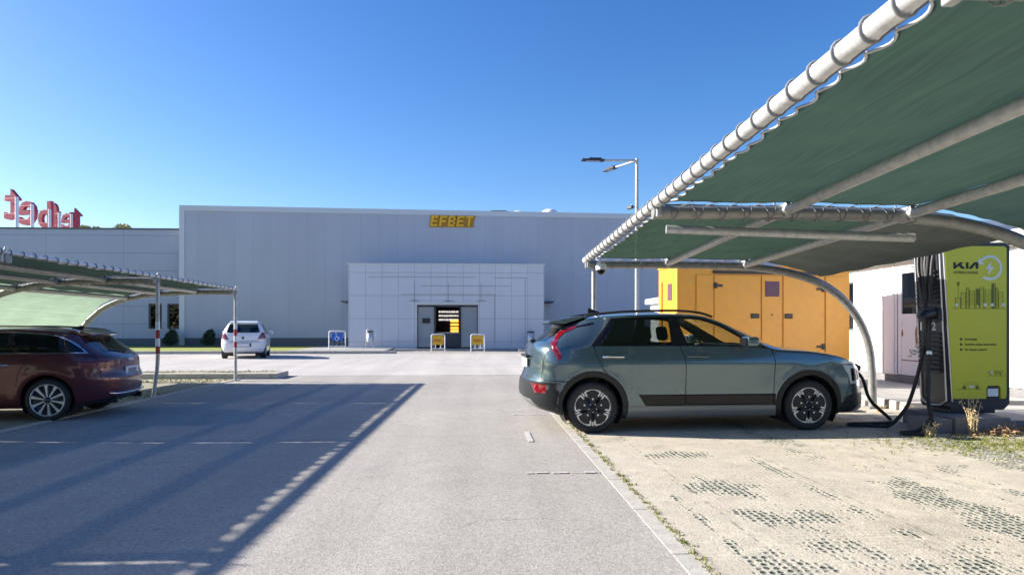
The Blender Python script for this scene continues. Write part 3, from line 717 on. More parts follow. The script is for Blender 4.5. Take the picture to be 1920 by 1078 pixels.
q = MB(); q.span((CX+.02, WY0, 1.25), (CX+.08, WY0+.05, 2.45)); q.span((CX+.02, WY1-.05, 1.25), (CX+.08, WY1, 2.45)); q.span((CX+.02, WY0+.05, 2.4), (CX+.08, WY1-.05, 2.45)); q.span((CX+.02, WY0+.05, 1.25), (CX+.08, WY1-.05, 1.3))
wn = q.build('window', M['plinth'], cb)
q = MB(); q.span((CX+.04, WY0+.05, 1.3), (CX+.05, WY1-.05, 2.4)); q.build('pane', M['dglass'], wn)
q = MB(); q.span((CX+.13, CY0+.1, .3), (CX+.2, CY1-.1, 2.69)); q.build('lining', M['inside'], cb)

# ------------------------------------------------------------------ orange generator
GR = R(8); gx, gy = 4.12, 13.95
gn = thing('generator', 'orange steel generator housing with maroon panel behind the grey car', 'generator', (gx, gy, 0), GR)
GW, GD, GH = 4.0, .95, 2.58
q = MB(); q.span((0, 0, .28), (GW, GD, GH), bev=.02); q.build('housing', M['orange'], gn, local=True)
q = MB(); q.span((.05, .03, .0), (GW-.05, GD-.03, .278)); q.build('skid', M['black'], gn, local=True)
q = MB(); q.span((-.02, -.015, GH+.001), (GW+.02, GD+.02, GH+.06), bev=.012); q.build('roof', M['orange'], gn, local=True)
pan = [(.42, .80), (.82, 1.86), (1.90, 2.36), (2.40, 3.36), (3.40, 3.86)]
for i, (a, b_) in enumerate(pan):
    q = MB(); q.span((a, -.022, .42), (b_, -.002, GH-.16), bev=.006); d = q.build('access_panel', M['orange'], gn, local=True)
    if i in (1, 3):
        h = MB(); hx = b_-.12 if i == 1 else a+.12
        h.span((hx-.09, -.045, 1.52), (hx+.09, -.023, 1.62), bev=.012); hh = h.build('handle', M['black'], d, local=True)
        h = MB(); sx = a+.02 if i == 1 else b_-.02
        for z in ((2.2,) if i == 1 else (2.15, .92)): h = MB(); h.span((sx-.04, -.05, z-.06), (sx+.04, -.024, z+.06), bev=.015); h.span((sx-.02, -.04, z-.025), (sx+(.16 if i == 1 else -.16), -.0235, z+.025), bev=.006); h.build('hinge', M['black'], d, local=True)
    if i == 2:
        h = MB(); h.span((1.98, -.034, 1.98), (2.30, -.0235, 2.30)); h.build('maroon_panel', M['maroon'], d, local=True)
        h = MB(); h.prism([(2.1, 1.58), (2.16, 1.58), (2.13, 1.63)], -.03, -.0235); h.build('warning_mark', M['limeink'], d, local=True)
q = MB(); q.span((.80, -.05, GH-.13), (3.2, -.004, GH-.07)); q.build('rain_rail', M['black'], gn, local=True)
q = MB(); q.span((-.012, .25, 1.9), (-.002, .45, 2.25)); q.build('maroon_panel', M['maroon'], gn, local=True)
q = MB(); q.span((-.014, .72, 1.2), (-.002, .78, 2.3)); q.build('vent_slot', M['orange_d'], gn, local=True)
q = MB(); q.tube([(1.2, .3, GH+.06), (1.2, .3, GH+.17)], .05, 8); q.build('exhaust', M['maroon'], gn, local=True)
# ------------------------------------------------------------------ white kiosk behind generator
ks = thing('utility_cabinet', 'white utility cabinet with an overhanging slab top left of the orange generator', 'cabinet', (6, 20, 0))
q = MB(); q.span((5.32, 19.6, 0), (7.0, 20.8, 2.02), bev=.02); q.build('body', M['white'], ks)
q = MB(); q.span((5.18, 19.4, 2.021), (7.1, 20.95, 2.19), bev=.02); q.build('roof', M['trim'], ks)
q = MB()
for z in (1.62, 1.72, 1.82): q.span((5.4, 19.575, z), (5.62, 19.6, z+.05))
q.span((5.7, 19.575, 1.6), (6.0, 19.6, 1.9)); q.build('vent', M['sillgrey'], ks)
# ------------------------------------------------------------------ carports
def carport(root, x0, sx, frames, zslope, zref, prof, cloth_end, purlins, post_frames, banded, back, rp=0.06, yawx=0.0, backmat='clothpale', post_off=0.0, gap=.18, mat='cloth', bays=None, eg=.07):
    """prof: (offset, z) along the frame; frames: list of Y; height of everything rises by zslope per metre towards the camera"""
    pz = pchip(prof)
    def P(o, y, dz=0.0): return Vector((x0+yawx*(zref-y)+sx*o, y, pz(o)+dz+(zref-y)*zslope*min(1, pz(o)/1.2)))
    ya, yb = min(frames), max(frames)
    # front pipe, purlins
    q = MB(); q.tube([P(0, ya-.3), P(0, yb+.12)], rp, 12); q.build('front_pipe', M['whitepipe'], root)
    for o in purlins:
        q = MB(); q.tube([P(o, ya, -.065), P(o, yb+.1, -.065)], .05, 10); q.build('purlin', M['galv'], root)
    offs = [prof[-1][0]*i/46 for i in range(47)]
    # arched end follows the profile by arc length
    dense = []
    last = None
    for i in range(401):
        o = prof[-1][0]*i/400; p = (o, pz(o))
        if last is None or math.hypot(p[0]-last[0], p[1]-last[1]) > .1 or i == 400: dense.append(o); last = p
    for y in frames:
        q = MB(); q.tube([P(-.02, y, -.08)] + [P(o, y, -.08 if pz(o) > .5 else -.08*pz(o)/.5) for o in dense[1:]], .066, 12)
        fxx = P(prof[-1][0], y).x; q.span((fxx-.12, y-.12, .0), (fxx+.12, y+.12, .03))
        fr = q.build('arched_frame', M['galv_dark'], root)
        for o in [0.02]+list(purlins):
            q = MB(); c = P(o, y, -.06); q.box(c, (.05, .2, .15), bev=.01)
            q.tube([c+Vector((.04, -.1, .04)), c+Vector((.07, -.1, .12))], .012, 5); q.tube([c+Vector((-.04, .1, .04)), c+Vector((-.06, .1, .11))], .012, 5)
            q.build('clamp', M['galv'], fr)
    # shade cloth, one sheet per bay, scalloped between its eyelets
    ES = .245
    def sheet_part(y0, y1, o0, o1, name, mat, frontgap, endgap=.07, lace=True):
        L = y1-y0; ny = max(8, int(L/ES)*6); 
        olist = [o for o in [o0 + (o1-o0)*i/26 for i in range(27)]]
        def sc(s, amp): return amp*abs(sin(pi*(s/ES)))**.8
        q = MB(); rows = []
        for i, o in enumerate(olist):
            row = []
            for j in range(ny+1):
                y = y0+endgap+(L-2*endgap)*j/ny
                oo = o
                if frontgap: oo += sc(y-y0-endgap, .06)*max(0, 1-(o-o0)/.35)
                ys = sc((o-o0), .035)
                de = min(j, ny-j)*(L-2*endgap)/ny
                y += (1 if j < ny/2 else -1)*ys*max(0, 1-de/.3)
                sag = -.035*sin(pi*j/ny)*1.0 + .012*sin(o*5.1+j*.31)
                # taut over purlins
                row.append(P(oo, y, .012+sag*.6))
            rows.append(row)
        n = ny+1
        q.add([p for r_ in rows for p in r_], [[i*n+j, (i+1)*n+j, (i+1)*n+j+1, i*n+j+1] for i in range(len(rows)-1) for j in range(ny)], True)
        cl = q.build(name, mat, root, fix=False)
        h = MB()
        if frontgap: h.tube([p+Vector((0, 0, .0)) for p in rows[0]], .0085, 5)
        h.build('hem_cord', M['ropew'], cl) if frontgap else None
        if not lace: return
        for r_ in (0, ny):
            h = MB(); h.tube([row[r_] for row in rows], .007, 5); h.build('hem_cord', M['rope'], cl)
            # lacing to the frame beam
            yf = y0 if r_ == 0 else y1
            o = o0+.02; path = []; sg_ = 1 if r_ == 0 else -1
            while o < o1:
                a = P(o, yf, -.09); b = P(o, y0+endgap if r_ == 0 else y1-endgap, .015); path.append(b)
                for i in range(9):
                    t = pi*.35-2*pi*i/9; path.append(a+Vector((ES*.55*i/9*sx, sg_*cos(t)*.074, sin(t)*.074)))
                o += ES
            h = MB(); h.tube(path, .0042, 4); h.build('end_lacing', M['ropeg'], cl)
        if frontgap:
            h = MB(); nk = int((L-2*endgap)/ES); path = []; eye = MB()
            for k in range(nk+1):
                y = y0+endgap+k*ES; c = P(0, y); e = P(o0, y, .012)
                for i in range(15):
                    t = 2*pi*i/14; rr_ = rp+.009; v = c+Vector((sx*cos(t)*rr_, .012*(i/14-.5), sin(t)*rr_))
                    if i in (0, 14): v = e+Vector((0, .012*(i/14-.5), 0))
                    path.append(v)
            h.tube(path, .0075, 5); h.build('edge_lacing', M['ropeg'], cl)
    fy = sorted(frames)
    for y0, y1 in zip(fy[:-1], fy[1:]):
        sheet_part(y0, y1, gap, cloth_end, 'shade_cloth', M[mat], True, eg)
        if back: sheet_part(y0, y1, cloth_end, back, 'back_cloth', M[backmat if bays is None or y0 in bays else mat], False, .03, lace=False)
    for y in post_frames:
        tp = P(post_off, y, -.13); q = MB(); bx = tp.x
        if y == banded:
            q.tube(smooth_path([(bx-.06, y-.05, 0), (bx-.03, y-.02, .35), (bx, y, .8), (bx, y, tp.z)], 6), .036, 10)
        else: q.tube([(bx, y, 0), (bx, y, tp.z)], .038, 10)
        q.span((bx-.09, y-.09, 0), (bx+.09, y+.09, .02)) if y != banded else None
        po = q.build('post', M['galv'], root)
        if banded:
            for i, (z0, z1) in enumerate(((1.28, 1.44), (1.12, 1.28), (.97, 1.12), (.83, .97))):
                q = MB(); q.tube([(bx, y, z0+.001), (bx, y, z1-.001)], .0405, 12); q.build('reflective_band', M['poststrip'] if i % 2 == 0 else M['postred'], po)
    return P
cr = thing('carport', 'large carport on the right with a green shade cloth roof over the grey car', 'carport', (1.78, 11.05, 0), group='shade cloth carports')
PR = [(0, 2.43), (1.2, 2.435), (2.3, 2.425), (3.0, 2.37), (3.5, 2.27), (3.85, 2.15), (4.15, 1.97), (4.43, 1.68), (4.62, 1.35), (4.72, 1.0), (4.76, .5), (4.765, 0)]
Pr = carport(cr, 1.78, 1, [11.05, 6.79, 2.45, -1.9], .031, 11.05, PR, 2.62, [1.32, 2.6], [11.05], None, 3.85, backmat='clothbrown', post_off=.12, rp=.052, gap=.105, bays=(6.79,))
q = MB(); q.tube([Pr(.16, 6.95, -.22), Pr(2.55, 6.6, -.33)], .045, 10); q.build('loose_tube', M['galv'], cr)
cl = thing('carport', 'left carport with green shade cloth and red and white banded posts over the burgundy car', 'carport', (-6.0, 17.5, 0), group='shade cloth carports')
PL = [(0, 2.29), (.9, 2.285), (1.7, 2.25), (2.2, 2.2), (2.6, 2.12), (3.08, 1.95), (3.45, 1.68), (3.72, 1.34), (3.88, .9), (3.96, .4), (3.97, 0)]
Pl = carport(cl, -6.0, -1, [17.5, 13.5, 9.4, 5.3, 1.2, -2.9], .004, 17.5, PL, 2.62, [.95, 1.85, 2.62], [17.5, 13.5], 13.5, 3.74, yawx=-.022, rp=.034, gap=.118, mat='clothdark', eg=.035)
# security camera hung from the right carport's corner
sc_ = thing('security_camera', 'white dome security camera under the front corner of the right carport', 'camera', (1.98, 10.95, 2.3))
q = MB(); q.lathe([(.001, .12), (.07, .115), (.085, .06), (.085, .0)], (1.99, 10.9, 2.25), n=20); q.tube([(1.99, 10.9, 2.36), (1.93, 11.0, 2.42)], .02, 6); q.build('housing', M['white'], sc_)
q = MB(); q.lathe([(.07, -.001), (.06, -.045), (.035, -.07), (.001, -.08)], (1.99, 10.9, 2.25), n=20); q.build('dome', M['gloss_black'], sc_)

# ------------------------------------------------------------------ street lamp
sl = thing('street_lamp', 'tall galvanised street lamp with two arms rising behind the right carport', 'street lamp', (7.0, 29.7, 0))
LX, LY, LZ = 7.0, 29.7, 8.6
q = MB(); q.tube([(LX, LY, 0), (LX, LY, 4), (LX, LY, LZ+.08)], [.10, .085, .07], 12); q.span((LX-.2, LY-.2, 0), (LX+.2, LY+.2, .03)); q.build('pole', M['galv'], sl)
for (dx, dy, dz, hl) in ((-1.45, -.05, -.03, 1.0), (-.62, 1.5, .04, .9)):
    a = Vector((LX, LY, LZ)); b = a+Vector((dx, dy, dz)); u = Vector((dx, dy, 0)).normalized()
    q = MB(); q.tube([a, b], .045, 8); q.build('arm', M['galv'], sl)
    q = MB(); ang = math.atan2(u.y, u.x); T = Matrix.Translation(b+u*hl*.5) @ Matrix.Rotation(ang, 4, 'Z')
    q.box(None, (hl, .28, .09), bev=.03, M_=T); q.box(None, (hl*.55, .2, .06), bev=.02, M_=T @ Matrix.Translation((-hl*.1, 0, .07))); q.build('lamp_head', M['lamphead'], sl)
    q = MB(); q.box(None, (hl*.6, .2, .01), M_=T @ Matrix.Translation((0, 0, -.05))); q.build('lens', M['lampclear'], sl)
q = MB(); q.tube([(LX-.08, LY-.05, 6.55), (LX-.3, LY-.2, 6.62)], .02, 6); q.box((LX-.36, LY-.24, 6.5), (.14, .34, .13), rz=.5, bev=.02); q.build('camera', M['lamphead'], sl)
# ------------------------------------------------------------------ barrier signs, bins
def barrier(name, label, x, y, z, W, H, kind, group):
    o = thing(name, label, 'sign', (x, y, z), group=group)
    q = MB(); r = .1
    pts = [(x-W/2, y, z)] + [(x-W/2, y, z+H-r)] + [(x-W/2+r*(1-cos(a)), y, z+H-r+r*sin(a)) for a in (pi/6, pi/3, pi/2)] + [(x+W/2-r*(1-sin(a)), y, z+H-r+r*cos(a)) for a in (0, pi/6, pi/3, pi/2)] + [(x+W/2, y, z)]
    q.tube(pts, .028, 8); q.tube([(x-W/2, y, z+.16), (x+W/2, y, z+.16)], .02, 8)
    for dx in ((-.14, .14) if kind == 'y' else (-.27, 0, .27)): q.tube([(x+dx, y, z+.16), (x+dx, y, z+(.42 if kind == 'y' else .42))], .02, 6)
    q.build('frame', M['signwhite'], o)
    if kind == 'y':
        q = MB(); q.span((x-W/2+.07, y-.04, z+.36), (x+W/2-.07, y-.02, z+H-.06), bev=.03); b = q.build('panel', M['yellow'], o)
        q = MB(); text_mb(q, 'EFBET', .17, facing((x, y-.043, z+.54)), .002, .004); q.build('lettering', M['postred'], b)
    else:
        q = MB(); q.span((x-W/2+.15, y-.04, z+.46), (x+W/2-.15, y-.02, z+H-.1), bev=.01); b = q.build('panel', M['bluesign'], o)
        q = MB(); cx, cz = x-.02, z+.58; yy = y-.05
        q.ring((cx, yy, cz), (0, 1, 0), .095, .095, .016, 20, 5); q.tube([(cx-.03, yy, cz+.22), (cx-.015, yy, cz+.1), (cx+.11, yy, cz+.08), (cx+.15, yy, cz-.04)], .019, 6); q.lathe([(.001, -.01), (.033, -.01), (.033, .01)], (cx-.035, yy, cz+.27), 'Y', 12)
        q.build('wheelchair_symbol', M['signwhite'], b)
        for dx in (-.25, 0, .25):
            q = MB(); q.span((x+dx-.09, y-.03, z+.2), (x+dx+.09, y-.012, z+.4), bev=.01); q.build('reflector_panel', M['plinth'], o)
    return o
barrier('barrier_sign', 'blue wheelchair parking sign on a white hoop frame left of the porch', -7.5, 37.6, .14, .88, .98, 'b', None)
barrier('barrier_sign', 'yellow panel on a white hoop frame in front of the open doorway', -2.1, 38.05, .0, .74, .93, 'y', 'yellow hoop signs at the entrance')
barrier('barrier_sign', 'yellow panel on a white hoop frame in front of the right glass door', .08, 37.9, .0, .74, .93, 'y', 'yellow hoop signs at the entrance')
def bin_(x, y, z, label):
    o = thing('litter_bin', label, 'litter bin', (x, y, z), group='grey litter bins on posts')
    q = MB(); q.tube([(x-.2, y, z), (x-.2, y, z+.88)], .025, 8); q.tube([(x+.2, y, z), (x+.2, y, z+.88)], .025, 8)
    q.tube([(x-.2, y, z+.88), (x-.17, y, z+1.03), (x, y, z+1.1), (x+.17, y, z+1.03), (x+.2, y, z+.88)], .02, 6); q.build('stand', M['galv'], o)
    q = MB(); q.lathe([(.001, .36), (.15, .36), (.17, .40), (.17, .86), (.15, .86), (.14, .45), (.001, .42)], (x, y, z), n=18); q.build('bucket', M['trim'], o)
    q = MB(); q.lathe([(.21, .9), (.21, .97), (.001, 1.0)], (x, y, z), n=18); q.lathe([(.21, .9), (.001, .9)], (x, y, z), n=18); q.build('lid', M['darkframe'], o)
bin_(-5.9, 38.5, .14, 'grey litter bin with dark lid on the pavement left of the doors')
bin_(3.05, 38.6, .11, 'grey litter bin with dark lid by the porch wall behind the grey car tail')

# ------------------------------------------------------------------ EV charger
CHX0, CHX1, CHY, CHD, CZ0, CZ1 = 6.09, 6.97, 8.70, .62, .25, 2.45
pb = MB(); pb.span((6.0, 8.32, -.05), (6.72, 9.4, .2), bev=.012); pb.span((5.62, 8.36, -.05), (5.998, 8.72, .18), bev=.015); pb.span((6.722, 8.5, -.05), (7.5, 9.4, .14), bev=.012)
tag(pb.build('plinth_block', M['darkconc']), 'low dark concrete plinth under the lime green charger', 'plinth')
ch = thing('ev_charger', 'tall lime green and black charging station with hanging cables', 'charging station', (6.5, 9, .2))
q = MB()
side = [(0.0, CZ0+.05), (0.03, CZ0), (CHX1-CHX0-.08, CZ0), (CHX1-CHX0, CZ0+.08), (CHX1-CHX0, CZ1-.05), (CHX1-CHX0-.05, CZ1), (0.02-.05, CZ1), (-.05, CZ1-.05)]
q.prism([(CHX0+.06+a if i not in (0, 1) else CHX0+.12+a, z) for i, (a, z) in enumerate(side)], CHY+.03, CHY+CHD)
q.span((CHX0+.16, CHY+.08, .2), (CHX1-.1, CHY+CHD-.08, CZ0-.001)); q.build('casing', M['charger'], ch)
# lime front panel with a sloping left edge and a notch at the lower right
q = MB()
lf = [(CHX0+.15, .40), (CHX1-.28, .40), (CHX1-.28, .53), (CHX1-.26, .57), (CHX1-.10, .57), (CHX1-.08, .53), (CHX1-.08, .40), (CHX1-.02, .40), (CHX1-.005, .43), (CHX1-.005, CZ1-.08), (CHX1-.03, CZ1-.05), (CHX0+.03, CZ1-.05)]
q.prism(lf, CHY, CHY+.029); fp = q.build('front_panel', M['lime'], ch)
q = MB(); q.tube([(CHX0+.145, CHY+.015, .36), (CHX0+.022, CHY+.015, CZ1-.06)], .011, 6); q.build('edge_trim', M['alu'], ch)
q = MB(); q.span((CHX1-.25, CHY+.01, .43), (CHX1-.11, CHY+.028, .53)); q.build('rating_plate', M['signwhite'], ch)
yf = CHY-.0025
def art(name, mat): 
    return MB(), name, mat
def fx(u): return CHX0+u*(CHX1-CHX0)
def fz(v): return CZ0+v*(CZ1-CZ0)
# logo word: angular strokes
q = MB(); S = .125; lx, lz = fx(.17), fz(.842); b = .036; H = .085
for i, pp in enumerate(([(0, 0), (.032, 0), (.032, H), (0, H)], [(.032, .008), (.032, .042), (.088, H), (.142, H)], [(.062, .048), (.098, .064), (.165, 0), (.108, 0)],
        [(.170, 0), (.204, 0), (.204, H), (.170, H)], [(.204, 0), (.248, 0), (.322, H), (.278, H)], [(.305, 0), (.338, 0), (.338, H), (.30, H)])):
    q.prism([(lx+x_, lz+z_) for x_, z_ in pp], yf-.0004*i, CHY-.0005)
text_mb(q, 'HYPERCHARGE', .049, facing((lx-.0, yf, lz-.066)), .001, .0, 'LEFT')
q.build('logo', M['blackink'], fp)
q = MB(); ccx, ccz, rr = fx(.735), fz(.848), .148
n = 30; a0, a1 = R(-128), R(140)
vo = []
for i in range(n+1):
    a = a0+(a1-a0)*i/n
    for r_ in (rr-.018, rr+.018): vo.append((ccx+r_*cos(a), yf-.001, ccz+r_*sin(a)))
q.add(vo, [[2*i, 2*i+1, 2*i+3, 2*i+2] for i in range(n)])
ax, az = ccx+rr*cos(a1), ccz+rr*sin(a1)
q.prism([(ax-.055, az-.045), (ax+.035, az-.05), (ax-.04, az+.045)], yf-.001, CHY-.0004)
q.prism([(ccx+.02, ccz+.085), (ccx-.065, ccz-.012), (ccx-.012, ccz-.012), (ccx-.035, ccz-.095), (ccx+.06, ccz+.012), (ccx+.01, ccz+.012)], yf-.001, CHY-.0004)
q.build('charge_symbol', M['lightink'], fp)
# skyline drawing in thin lines
q = MB(); bz = fz(.635-.03); t_ = .003
def ln(x0, z0, x1, z1, w=.0026):
    if abs(x1-x0) > abs(z1-z0): q.span((x0, yf, z0-w), (x1, CHY-.0005, z0+w))
    else: q.span((x0-w, yf-.0006, z0), (x0+w, CHY-.0005, z1))
ln(fx(.14), bz, fx(.98), bz)
bl = [(.20, .28, .14), (.29, .36, .21), (.37, .41, .27), (.42, .50, .23), (.52, .57, .26), (.58, .64, .28), (.66, .76, .25), (.765, .82, .33), (.83, .86, .27), (.87, .94, .22)]
for (u0, u1, hh) in bl:
    xa, xb, zt = fx(u0), fx(u1), bz+hh
    ln(xa, bz, xa, zt); ln(xb, bz, xb, zt); ln(xa, zt, xb, zt)
    z = bz+.05
    while z < zt-.01: ln(xa, z, xb, z, .0018); z += .016 if hh > .22 else .024
q.prism([(fx(.53), bz+.05), (fx(.56), bz+.05), (fx(.56), bz+.25), (fx(.53), bz+.25)], yf, CHY-.0006); q.prism([(fx(.77), bz), (fx(.80), bz), (fx(.80), bz+.33), (fx(.77), bz+.33)], yf-.0011, CHY-.0006)
# map pin, trees, little car
px_, pz_ = fx(.245), bz+.33
q.ring((px_, CHY-.002, pz_), (0, 1, 0), .015, .015, .006, 14, 4); q.prism([(px_-.018, pz_-.008), (px_+.018, pz_-.008), (px_, pz_-.045)], yf-.0015, CHY-.0007); ln(px_, bz+.14, px_, pz_-.04, .001)
q.build('skyline_drawing', M['limeink'], fp); q = MB(); tz = fz(.205)
for u in (.74, .83, .90): q.ring((fx(u), CHY-.002, tz+.045), (0, 1, 0), .022, .022, .003, 14, 4); ln(fx(u), tz, fx(u), tz+.04, .002)
ln(fx(.68), tz, fx(.98), tz, .0018)
q.build('trees_drawing', M['limeink'], fp); q = MB(); vz = fz(.125); ln(fx(.22), vz, fx(.62), vz, .0022)
for u in (.34, .54): q.lathe([(.001, -.0025), (.024, -.0025), (.026, 0)], (fx(u), CHY, vz+.024), 'Y', 14)
ln(fx(.30), vz+.062, fx(.58), vz+.062, .0015); ln(fx(.36), vz+.09, fx(.54), vz+.09, .0015)
q.build('car_drawing', M['limeink'], fp)
q = MB()
for u in (.22, .66, .77, .94): q.lathe([(.001, -.004), (.022, -.004), (.024, 0)], (fx(u), CHY, bz+.05), 'Y', 14)
q.lathe([(.001, -.004), (.02, -.004), (.022, 0)], (fx(.76), CHY, tz+.045), 'Y', 14)
q.span((fx(.42), yf, vz+.02), (fx(.49), CHY-.0005, vz+.05)); q.build_each('white_dot', M['lightink'], fp)
q = MB()
for i, s_ in enumerate(('Autocharge', 'Real time charge speed status', 'No deposit required')):
    z = fz(.418-.031*i); q.lathe([(.001, -.003), (.016, -.003), (.017, 0)], (fx(.29), CHY, z+.011), 'Y', 14); text_mb(q, s_, .036, facing((fx(.345), yf, z)), .001, .0006, 'LEFT')
q.build('feature_list', M['blackink'], fp)
q = MB()
for i in range(3):
    z = fz(.418-.031*i)+.011; q.tube([(fx(.278), CHY-.004, z+.001), (fx(.287), CHY-.004, z-.006), (fx(.303), CHY-.004, z+.008)], .0022, 4)
q.build_each('tick_mark', M['lime'], fp)
# left flank: louvres, holsters, numbers
q = MB(); z = .75
while z < 1.25: q.box((CHX0+.045, CHY+.3, z), (.05, .44, .035), bev=.01); z += .062
q.build('lower_louvres', M['black'], ch); q = MB(); z = 1.66
while z < 2.1: q.box((CHX0+.005, CHY+.3, z), (.04, .44, .03), bev=.01); z += .06
q.build('upper_louvres', M['black'], ch)
q = MB()
for yy in (CHY+.13, CHY+.4): q.ring((CHX0-.005, yy, 1.5), (1, 0, 0), .10, .10, .010, 12, 5); q.box((CHX0+.0, yy, 1.5), (.05, .17, .17), bev=.03)
q.build_each('holster', M['charger'], ch)
q = MB(); T = lambda y: Matrix.Translation((CHX0-.02, y, 1.30)) @ Matrix.Rotation(-pi/2, 4, 'Z') @ Matrix.Rotation(pi/2, 4, 'X')
text_mb(q, '1', .15, T(CHY+.40), .002, .004); text_mb(q, '2', .15, T(CHY+.14), .002, .004)
q.build_each('bay_number', M['signwhite'], ch)
q = MB()
for yy in (CHY+.06, CHY+.57): q.tube([(CHX0+.10, yy, .36), (CHX0-.0, yy, CZ1-.05)], .012, 6)
q.tube(smooth_path([(CHX0+.1, CHY+.06, .37), (CHX0+.1, CHY+.2, .30), (CHX0+.1, CHY+.45, .30), (CHX0+.1, CHY+.57, .38)]), .012, 6)
q.build('flank_trim', M['alu'], ch)
q = MB()
for i in range(3):
    q.tube(smooth_path([(CHX0-.02, CHY+.1+.16*i, 2.44), (CHX0-.06, CHY+.12+.14*i, 2.15), (CHX0-.09, CHY+.1+.07*i, 1.7)]), .024, 8)
q.build_each('hose', M['black'], ch)
# plugs and cables
c1 = thing('charging_cable', 'thick black charging cable looping over the ground to the grey car nose', 'cable', (5.6, 8.8, .02), group='black charging cables')
NOSE = Vector((5.36, 9.79, .72))
q = MB()
q.tube(smooth_path([NOSE+Vector((.16, 0, -.0)), NOSE+Vector((.26, -.05, -.14)), (5.62, 9.55, .30), (5.78, 9.35, .06), (5.70, 9.22, .026), (5.42, 9.14, .026), (5.10, 9.10, .028), (5.02, 9.02, .026), (5.2, 8.95, .026), (5.45, 8.85, .03), (5.62, 8.78, .23), (5.72, 8.78, .42), (5.86, 8.82, .8), (5.97, 8.86, 1.2), (6.0, 8.9, 1.8), (6.05, 8.9, 2.4)], 8), .024, 8)
q.build('hose', M['rubber'], c1)
q = MB(); q.tube([NOSE+Vector((-.06, 0, 0)), NOSE+Vector((.04, 0, .0)), NOSE+Vector((.2, 0, .025)), NOSE+Vector((.24, 0, .02))], [.06, .066, .05, .04], 12); q.box(NOSE+Vector((.1, 0, .06)), (.2, .06, .05), bev=.015); q.build('plug', M['black'], c1)
c2 = thing('charging_cable', 'black charging cable hanging from the holster beside the number 1', 'cable', (5.9, 8.7, .02), group='black charging cables')
q = MB()
q.tube(smooth_path([(6.0, 8.8, 1.45), (5.93, 8.72, 1.3), (5.92, 8.7, 1.0), (5.86, 8.66, .6), (5.78, 8.5, .3), (5.66, 8.26, .1), (5.5, 8.16, .027), (5.3, 8.2, .027), (5.3, 8.32, .027), (5.48, 8.28, .05), (5.66, 8.28, .22), (5.8, 8.55, .35), (5.92, 8.72, .7), (5.98, 8.85, 1.3), (6.0, 8.95, 2.0), (6.05, 9.05, 2.42)], 8), .024, 8)
q.build('hose', M['rubber'], c2)
q = MB(); q.tube([(6.06, 8.83, 1.51), (5.98, 8.8, 1.52), (5.88, 8.75, 1.5), (5.83, 8.74, 1.46)], [.075, .075, .055, .04], 12); q.box((5.93, 8.76, 1.58), (.14, .06, .05), bev=.015); q.build('plug', M['black'], c2)
q = MB(); q.tube([(5.915, 8.70, 1.02), (5.905, 8.692, .98)], .033, 10); q.build('label_band', M['signwhite'], c2)

# ------------------------------------------------------------------ weeds, grass, leaves, bushes, tree
def weed(label, x, y, z, h, n, seed, group='dry weeds by the charger', bend=1.0):
    rn = random.Random(seed); o = thing('dry_weed', label, 'weed', (x, y, z), group=group)
    q = MB(); lf_ = MB()
    for i in range(n):
        a = rn.uniform(0, 2*pi); hh = h*rn.uniform(.45, 1); rr_ = bend*hh*rn.uniform(.05, .28); bx, by = x+rn.uniform(-.05, .05), y+rn.uniform(-.04, .04)
        tip = Vector((bx+rr_*cos(a), by+rr_*sin(a), z+hh)); mid = Vector((bx+rr_*.3*cos(a), by+rr_*.3*sin(a), z+hh*.55))
        P_ = smooth_path([(bx, by, z-.01), mid, tip], 4); q.tube(P_, [.0055*(1-.6*k/len(P_)) for k in range(len(P_))], 4)
        for k in range(16):
            t = rn.uniform(.25, 1); p = P_[min(int(t*len(P_)), len(P_)-1)]+Vector((rn.uniform(-.03, .03), rn.uniform(-.03, .03), rn.uniform(-.02, .03))); s_ = rn.uniform(.008, .024)
            u = Vector((rn.uniform(-1, 1), rn.uniform(-1, 1), rn.uniform(-.6, 1))).normalized(); w_ = u.orthogonal().normalized()
            lf_.add([p-w_*s_*.4, p+u*s_*1.2, p+w_*s_*.4, p-u*s_*.8], [[0, 1, 2, 3]])
    q.build('stem', M['dry'], o); lf_.build('foliage', M['dry'], o, fix=False)
weed('tall pale dry weed standing in front of the lime charger panel', 6.14, 8.22, 0, .52, 12, 3)
weed('small spiky dry weed at the left corner of the charger plinth', 5.52, 8.12, 0, .17, 10, 4, bend=3)
weed('low dry weed by the walkway kerb behind the car nose', 6.25, 10.4, 0, .16, 8, 9, bend=3)
weed('small dry weed growing beside the arched foot of the carport', 6.75, 10.42, 0, .15, 7, 12, bend=3)
q = MB(); rn = random.Random(21)
for i in range(700):
    x, y = rn.gauss(6.75, .35), rn.gauss(8.22, .11); 
    if y > 8.45 and x > 6.7: y = 8.4
    z = .012+abs(rn.gauss(0, .05))*max(0, 1-abs(x-6.7)/.7); s_ = rn.uniform(.012, .035); u = Vector((rn.uniform(-1, 1), rn.uniform(-1, 1), rn.uniform(-.8, .8))).normalized(); w_ = u.orthogonal().normalized()
    p = Vector((x, y, z+s_*.5)); q.add([p-w_*s_*.45, p+u*s_, p+w_*s_*.45, p-u*s_], [[0, 1, 2, 3]])
for i in range(160):
    x, y = rn.uniform(1.3, 6.5), rn.uniform(3, 8.2); s_ = rn.uniform(.006, .016); a = rn.uniform(0, 6.3)
    q.add([(x+s_*cos(a), y+s_*sin(a), .012), (x-s_*.4*sin(a), y+s_*.4*cos(a), .016+s_*.3), (x-s_*cos(a), y-s_*sin(a), .012), (x+s_*.4*sin(a), y-s_*.4*cos(a), .014)], [[0, 1, 2, 3]])
o = q.build('dead_leaves', M['dryleaf'], fix=False); tag(o, 'brown dead leaves lying against the charger plinth', 'leaves', kind='stuff')
q = MB(); rn = random.Random(5)
